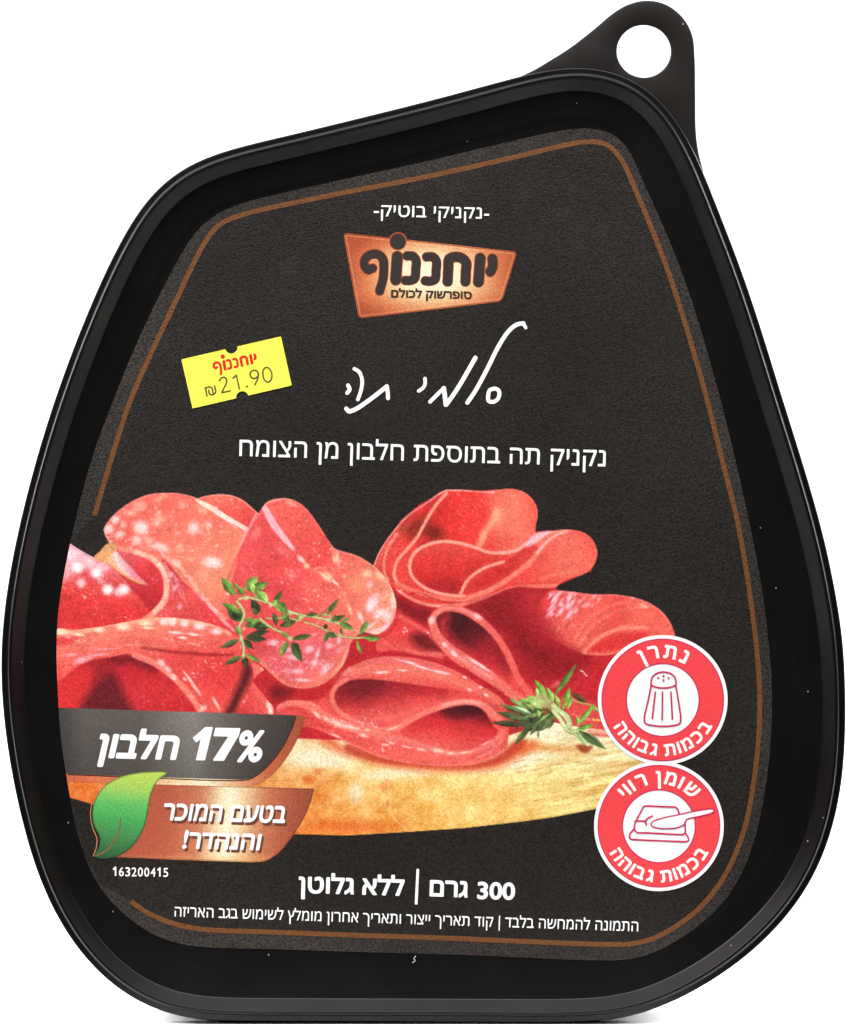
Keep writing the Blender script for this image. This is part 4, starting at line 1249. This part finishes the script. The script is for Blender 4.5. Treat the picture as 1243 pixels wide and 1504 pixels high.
# ------------------------------------------------------------------ brand plate
def rounded_poly(pts, r, n=6):
    pts = [np.array(p, float) for p in pts]
    out = []
    m = len(pts)
    for i in range(m):
        a, b, c = pts[i - 1], pts[i], pts[(i + 1) % m]
        u = (a - b) / np.linalg.norm(a - b); w = (c - b) / np.linalg.norm(c - b)
        p0, p2 = b + u * r, b + w * r
        for t in np.linspace(0, 1, n):
            out.append((1 - t) ** 2 * p0 + 2 * t * (1 - t) * b + t * t * p2)
    return np.array(out)
plate_poly = rounded_poly(T('a', [(93, 240), (1088, 348), (1000, 632), (182, 730)]), 7)
dotc = T('a', [(406, 290)])[0]
def plate_sd(X, Y):
    return np.minimum(sd_poly(X, Y, plate_poly), np.hypot(X - dotc[0], Y - dotc[1]) - 13.6)
def plate_col(X, Y):
    c0 = T('a', [(600, 480)])[0]
    t = np.hypot((X - c0[0]) / 130, (Y - c0[1]) / 70)
    t = np.maximum(t, np.abs(X - c0[0]) / 118)
    c = ramp(t, [(0, (252, 242, 214)), (.36, (244, 222, 184)), (.58, (224, 172, 126)), (.82, (202, 116, 72)), (1.05, (168, 74, 44))])
    d = plate_sd(X, Y)
    e = np.clip(1 - np.abs(d + 1.2) / 2.0, 0, 1)[:, None] * .8
    c = c * (1 - e) + np.array([146, 64, 34]) * e
    hl = np.clip(1 - np.abs(d + 3.4) / 1.3, 0, 1)[:, None] * .45
    return c * (1 - hl) + np.array([250, 205, 160]) * hl
logo = sdf_obj("brand_plate", plate_sd, bbox_of(plate_poly, 16), 1.0, 0.25 * MM, M_INK, pack, plate_col, "copper coloured plate with dark rounded lettering")
LET = [([(262, 442), (238, 452), (218, 432), (216, 398), (242, 368), (288, 362), (320, 388), (326, 440), (322, 500), (312, 540), (302, 572)], 46),
       ([(403, 376), (394, 508)], 58), ([(458, 372), (492, 374), (510, 398), (508, 450), (502, 500), (478, 512), (448, 512)], 46),
       ([(570, 378), (606, 378), (626, 404), (624, 455), (618, 505), (592, 516), (562, 514)], 46),
       ([(690, 518), (694, 440), (698, 392), (730, 378), (770, 384), (796, 412), (794, 460), (792, 518)], 52),
       ([(876, 385), (866, 520)], 56), ([(946, 388), (948, 430), (934, 462)], 52), ([(406, 290)], 88)]
LETP = [(T('a', p), w / 3.884) for p, w in LET]
strokes_obj("lettering_outline", [(p, w + 2.4) for p, w in LETP], 14, 0.28 * MM, M_INK, logo, (150, 66, 36), res=0.8)
strokes_obj("lettering", LETP, 14, 0.32 * MM, M_INK, logo, (50, 42, 38), res=0.8)
text_obj("tagline", [text_geo(rev("סופרשוק לכולם"), T('a', [(367, 607)])[0], T('a', [(828, 617)])[0], 11, bold=0.035)], 0.32 * MM, M_INK, logo, (58, 40, 30))

# ------------------------------------------------------------------ price sticker
st_poly = T('s', [(103, 298), (1012, 87), (1112, 535), (205, 745)])
n1, n2 = T('s', [(558, 188)])[0], T('s', [(660, 644)])[0]
def st_sd(X, Y):
    d = sd_poly(X, Y, st_poly)
    d = np.maximum(d, 9.0 - np.hypot(X - n1[0], Y - n1[1]))
    return np.maximum(d, 9.0 - np.hypot(X - n2[0], Y - n2[1]))
def build_sticker():
    v, faces = sdf_geo(st_sd, bbox_of(st_poly, 3), 1.3)
    bm = bmesh.new()
    vs = [bm.verts.new(p) for p in Parr(v, 0.36 * MM)]
    for q in faces:
        try:
            bm.faces.new([vs[i] for i in q])
        except ValueError:
            pass
    # flat sheet with a real edge
    be = [e for e in bm.edges if len(e.link_faces) == 1]
    ex = bmesh.ops.extrude_edge_only(bm, edges=be)
    for g in ex['geom']:
        if isinstance(g, bmesh.types.BMVert):
            g.co.z = 0.17 * MM
    me = bpy.data.meshes.new("price_sticker")
    bm.to_mesh(me); bm.free()
    return link("price_sticker", me, M_STICKER, pack, "tilted yellow price sticker with notched edges")
sticker = build_sticker()
def to_sticker(p):
    sc, an = 0.53, math.radians(-14)
    dx, dy = (p[0] - 406) * sc, (p[1] - 290) * sc
    x = 481 + dx * math.cos(an) - dy * math.sin(an)
    y = 272 + dx * math.sin(an) + dy * math.cos(an)
    return (x, y)
SL = [(T('s', [to_sticker(q) for q in p]), w * 0.46 / 6.215) for p, w in LET]
strokes_obj("sticker_lettering", SL, 5, 0.40 * MM, M_INK, sticker, (214, 42, 32), res=0.5)
PR = [[(322, 556), (337, 630)], [(320, 560), (362, 549), (383, 560), (392, 602)], [(352, 578), (362, 614), (392, 618), (416, 596), (406, 540)],
      [(450, 492), (470, 466), (498, 462), (517, 484), (512, 518), (492, 556), (474, 598)], [(474, 600), (546, 584)], [(574, 470), (605, 440)], [(605, 440), (632, 565)], [(701, 546), (705, 544)],
      [(806, 425), (792, 402), (760, 398), (734, 416), (732, 446), (756, 470), (788, 464), (806, 440), (806, 425)], [(806, 428), (800, 470), (775, 530)],
      [(905, 378), (874, 370), (850, 396), (848, 440), (862, 484), (888, 504), (916, 492), (928, 460), (926, 415), (905, 378)]]
PRW = [(T('s', p), (2.8 if i == 7 else 2.1)) for i, p in enumerate(PR)]
strokes_obj("price_text", PRW, 3, 0.40 * MM, M_INK, sticker, (84, 82, 40), res=0.5)

# ------------------------------------------------------------------ banners
def clipped(poly):
    def f(X, Y):
        return np.maximum(sd_poly(X, Y, poly), lab_sd(X, Y))
    return f
pb = np.vstack([np.array(T('e', [(-20, 28), (1108, 64)])), catmull(T('e', [(1108, 64), (1085, 130), (1035, 225), (965, 308), (905, 348), (858, 358)]), False), np.array(T('e', [(400, 345), (60, 331), (-20, 328)]))])
def pb_col(X, Y):
    t = (X - 80) / 360
    c = ramp(t, [(0, (60, 56, 54)), (.12, (88, 82, 78)), (.35, (90, 83, 78)), (.5, (118, 112, 107)), (.57, (130, 124, 119)), (.65, (110, 103, 98)), (.8, (82, 74, 69)), (1, (60, 53, 50))])
    k = np.clip((Y - 1045) / 95, 0, 1)[:, None]
    return c * (1.05 - .2 * k)
banner = sdf_obj("protein_banner", clipped(pb), bbox_of(pb, 3), 1.6, 0.25 * MM, M_INK, pack, pb_col, "dark grey banner with a copper edge reading 17%")
so = np.vstack([catmull(T('e', [(1108, 64), (1085, 130), (1035, 225), (965, 308), (905, 348), (858, 358)]), False), np.array(T('e', [(400, 345), (60, 331), (-20, 328), (-20, 362), (62, 366), (400, 378)])),
                catmull(T('e', [(870, 391), (930, 376), (1000, 330), (1065, 250), (1120, 150), (1146, 68)]), False)])
def so_col(X, Y):
    t = (X - 95) / 350
    c = ramp(t, [(0, (200, 96, 62)), (.25, (216, 128, 88)), (.45, (240, 204, 162)), (.6, (250, 234, 198)), (.72, (226, 168, 122)), (.85, (192, 100, 64)), (1, (160, 78, 50))])
    return c
sdf_obj("banner_edge", clipped(so), bbox_of(so, 3), 1.2, 0.25 * MM, M_INK, banner, so_col)
edge = T('e', [(1100, 70), (1078, 135), (1028, 230), (958, 312), (900, 352), (858, 361), (400, 348), (62, 334)])
ribbon("banner_line", edge, 1.6, 0.27 * MM, ink_material("dark_brown_ink", color=inkc((70, 40, 28))), banner, n=160)
text_obj("banner_text", [text_geo(rev("חלבון"), T('e', [(188, 252)])[0], T('e', [(556, 262)])[0], 35, bold=0.04, shear=0.2),
                         poly_geo(T('e', [(636, 168), (690, 121), (720, 121), (685, 266), (650, 266), (674, 164), (648, 184)])),
                         poly_geo(T('e', [(738, 124), (846, 126), (839, 154), (772, 268), (728, 268), (800, 158), (730, 156)])),
                         text_geo("%", T('e', [(826, 270)])[0], T('e', [(944, 271)])[0], 46, ref="0", bold=0.035, shear=0.17)], ZT, M_TEXT, banner)

tb = np.vstack([np.array(T('e', [(420, 372), (700, 384), (1188, 399)])), catmull(T('e', [(1188, 399), (1155, 500), (1092, 610), (1020, 695), (960, 729), (890, 735)]), False), np.array(T('e', [(560, 724), (290, 712), (200, 705), (240, 560), (330, 430)]))])
def tb_col(X, Y):
    u = X + (Y - 1200) * 0.12
    t = (u - 150) / 310
    c = ramp(t, [(0, (168, 78, 56)), (.3, (180, 88, 64)), (.46, (200, 122, 88)), (.55, (242, 218, 176)), (.6, (252, 240, 208)), (.66, (238, 206, 160)), (.77, (198, 118, 82)), (.9, (166, 82, 58)), (1, (148, 74, 52))])
    d = sd_poly(X, Y, tb)
    lowe = np.clip((Y - 1254) / 10, 0, 1)[:, None] * .5
    c = c * (1 - lowe) + np.array([224, 168, 100]) * lowe
    e = np.clip(1 - np.abs(d + .8) / 1.4, 0, 1)[:, None] * .6
    return c * (1 - e) + np.array([110, 46, 26]) * e
taste = sdf_obj("taste_banner", clipped(tb), bbox_of(tb, 3), 1.4, 0.22 * MM, M_INK, pack, tb_col, "copper banner with a pale glow and two lines of white lettering")
TL = [(rev("בטעם המוכר"), (490, 540), (1052, 553), 25), (rev("והנהדר!"), (583, 669), (936, 677), 24)]
def tl(dx, dy):
    return [text_geo(s, T('e', [(a[0] + dx, a[1] + dy)])[0], T('e', [(b[0] + dx, b[1] + dy)])[0], h, bold=0.028, shear=0.15) for s, a, b, h in TL]
text_obj("lettering_shade", tl(9, 13), 0.26 * MM, M_INK, taste, (112, 62, 44))
text_obj("lettering", tl(0, 0), ZT, M_TEXT, taste)

lf = catmull(T('e', [(516, 326), (440, 321), (360, 329), (290, 349), (230, 386), (190, 440), (174, 500), (182, 570), (206, 615), (206, 655), (184, 708), (250, 717), (320, 690), (380, 630), (414, 560), (430, 480), (442, 420), (470, 365)]))
def lf_col(X, Y):
    y = 1030 + np.array([320, 400, 470, 540, 620, 715]) / 3.1075
    c = np.stack([np.interp(Y + (X - 180) * -.12, y, k) for k in ([186, 160, 96, 70, 66, 44], [212, 202, 182, 164, 132, 92], [92, 92, 96, 84, 74, 54])], -1)
    d = sd_poly(X, Y, lf)
    e = np.clip(1 - np.abs(d + .7) / 1.3, 0, 1)[:, None] * .75
    c = c * (1 - e) + np.array([40, 62, 32]) * e
    return c
leafe = sdf_obj("leaf_emblem", lambda X, Y: sd_poly(X, Y, lf), bbox_of(lf, 3), 1.0, 0.31 * MM, M_INK, pack, lf_col, "green leaf emblem with a curved vein")
strokes_obj("leaf_vein", [[(x, y, k) for (x, y), k in zip(T('e', [(188, 706), (235, 684), (272, 640), (296, 590), (303, 535)]), (1, 1.3, 1.1, .8, .4))]], 2.4, 0.33 * MM, M_INK, leafe, (124, 100, 62), res=0.7)
strokes_obj("leaf_edge", [T('e', [(170, 470), (165, 520), (176, 580), (194, 625), (192, 665), (178, 706)])], 1.6, 0.33 * MM, M_INK, leafe, (170, 120, 84), res=0.6)

# ------------------------------------------------------------------ warning badges
def ring_geo(c, r0, r1, n=120):
    a = np.linspace(0, 2 * math.pi, n, endpoint=False)
    o = np.stack([c[0] + r1 * np.cos(a), c[1] + r1 * np.sin(a)], 1)
    if r0 <= 0:
        return np.vstack([o, [c]]), [[i, (i + 1) % n, n] for i in range(n)]
    q = np.stack([c[0] + r0 * np.cos(a), c[1] + r0 * np.sin(a)], 1)
    return np.vstack([o, q]), [[i, (i + 1) % n, n + (i + 1) % n, n + i] for i in range(n)]
BRED, BMAG = (244, 70, 76), (206, 44, 96)
def badge(c, lab, z0, texts, icon, icon_w, knife=None):
    b = text_obj("warning_badge", [ring_geo(c, 0, 95.3)], z0 * MM, M_TEXT, pack)
    b["label"] = lab
    text_obj("badge_ring", [ring_geo(c, 53.5, 89.3)], (z0 + .04) * MM, M_INK, b, BRED)
    text_obj("ring_outline", [ring_geo(c, 88.6, 90.1), ring_geo(c, 52.6, 54.4)], (z0 + .06) * MM, M_INK, b, BMAG)
    geos = []
    for g in texts:
        geos += g
    text_obj("badge_text", geos, (z0 + .08) * MM, M_TEXT, b)
    if knife is not None:
        kp = catmull(knife)
        sdf_obj("knife_fill", lambda X, Y: sd_poly(X, Y, kp), bbox_of(kp, 2), 1.0, (z0 + .08) * MM, M_TEXT, b)
    strokes_obj("badge_icon", icon, icon_w, (z0 + .11) * MM, M_INK, b, BMAG, res=0.7)
    return b
c1, c2 = (973.6, 1028.0), (968.0, 1213.5)
BOT = rev("בכמות גבוהה")
shaker = [[(545, 460), (556, 420), (592, 390), (648, 378), (705, 390), (740, 420), (752, 460), (748, 486), (700, 505), (648, 511), (598, 506), (548, 486), (545, 460)],
          [(546, 492), (520, 620), (488, 775), (500, 806), (570, 824), (648, 829), (720, 824), (782, 806), (791, 775), (772, 620), (750, 492)],
          [(580, 545), (555, 765)], [(640, 545), (637, 775)], [(710, 545), (722, 770)]]
shaker = [T('k', p) for p in shaker] + [(T('k', [p]), 3.4) for p in [(605, 428), (648, 412), (690, 428), (648, 446)]]
badge(c1, "red and white round badge with a salt shaker", 0.30,
      [arc_geo(rev("נתרן"), c1, 62, 120, 58, 19.5, bold=0.03), arc_geo(BOT, c1, 82, 208, 333, 17.5, bold=0.03, outward=False)], shaker, 2.4)
knife = T('f', [(545, 562), (562, 545), (650, 515), (780, 488), (880, 466), (1000, 446), (1060, 444), (1070, 457), (1050, 474), (960, 500), (840, 530), (822, 565), (770, 595), (690, 605), (600, 600), (552, 583)])
bf = [[(413, 548), (448, 488), (478, 428)], [(478, 428), (492, 419), (620, 421), (748, 426)], [(748, 426), (766, 444), (778, 480)], [(413, 548), (406, 600), (424, 634), (520, 640), (660, 648), (806, 656)], [(806, 656), (826, 640), (826, 552)],
      [(420, 541), (460, 541), (495, 545), (506, 576)], [(495, 548), (514, 522), (555, 500)], [(403, 606), (366, 660), (374, 690), (420, 696), (640, 706), (830, 714)], [(830, 714), (856, 702), (850, 672), (828, 642)]]
kn = knife + [knife[0]]
badge(c2, "red and white round badge with a butter dish and knife", 0.33,
      [arc_geo(rev("שומן רווי"), c2, 63, 140, 38, 19, bold=0.03), arc_geo(BOT, c2, 82, 208, 333, 17.5, bold=0.03, outward=False)], [T('f', p) for p in bf] + [(kn, 2.0)], 2.4, knife)

# ------------------------------------------------------------------ a stray fibre on the lid
def fibre(pts, z, lab):
    cu = bpy.data.curves.new("lint_fibre", 'CURVE')
    cu.dimensions = '3D'
    sp = cu.splines.new('POLY')
    p = catmull(pts, False, 5)
    sp.points.add(len(p) - 1)
    for q, (x, y) in zip(sp.points, p):
        q.co = (*P(x, y, z), 1)
    cu.bevel_depth = 0.00009
    cu.bevel_resolution = 1
    o = bpy.data.objects.new("lint_fibre", cu)
    COL.objects.link(o)
    dg = bpy.context.evaluated_depsgraph_get()
    me = bpy.data.meshes.new_from_object(o.evaluated_get(dg))
    bpy.data.objects.remove(o)
    o = link("lint_fibre", me, M_LINT, None, lab)
    o.rotation_euler = (math.radians(90), 0, 0)
    o["category"] = "lint"
    return o
fibre([(611, 1404), (608, 1408), (610, 1411), (606, 1414)], 0.0003, "tiny white lint fibre stuck to the lid just below the printed label")
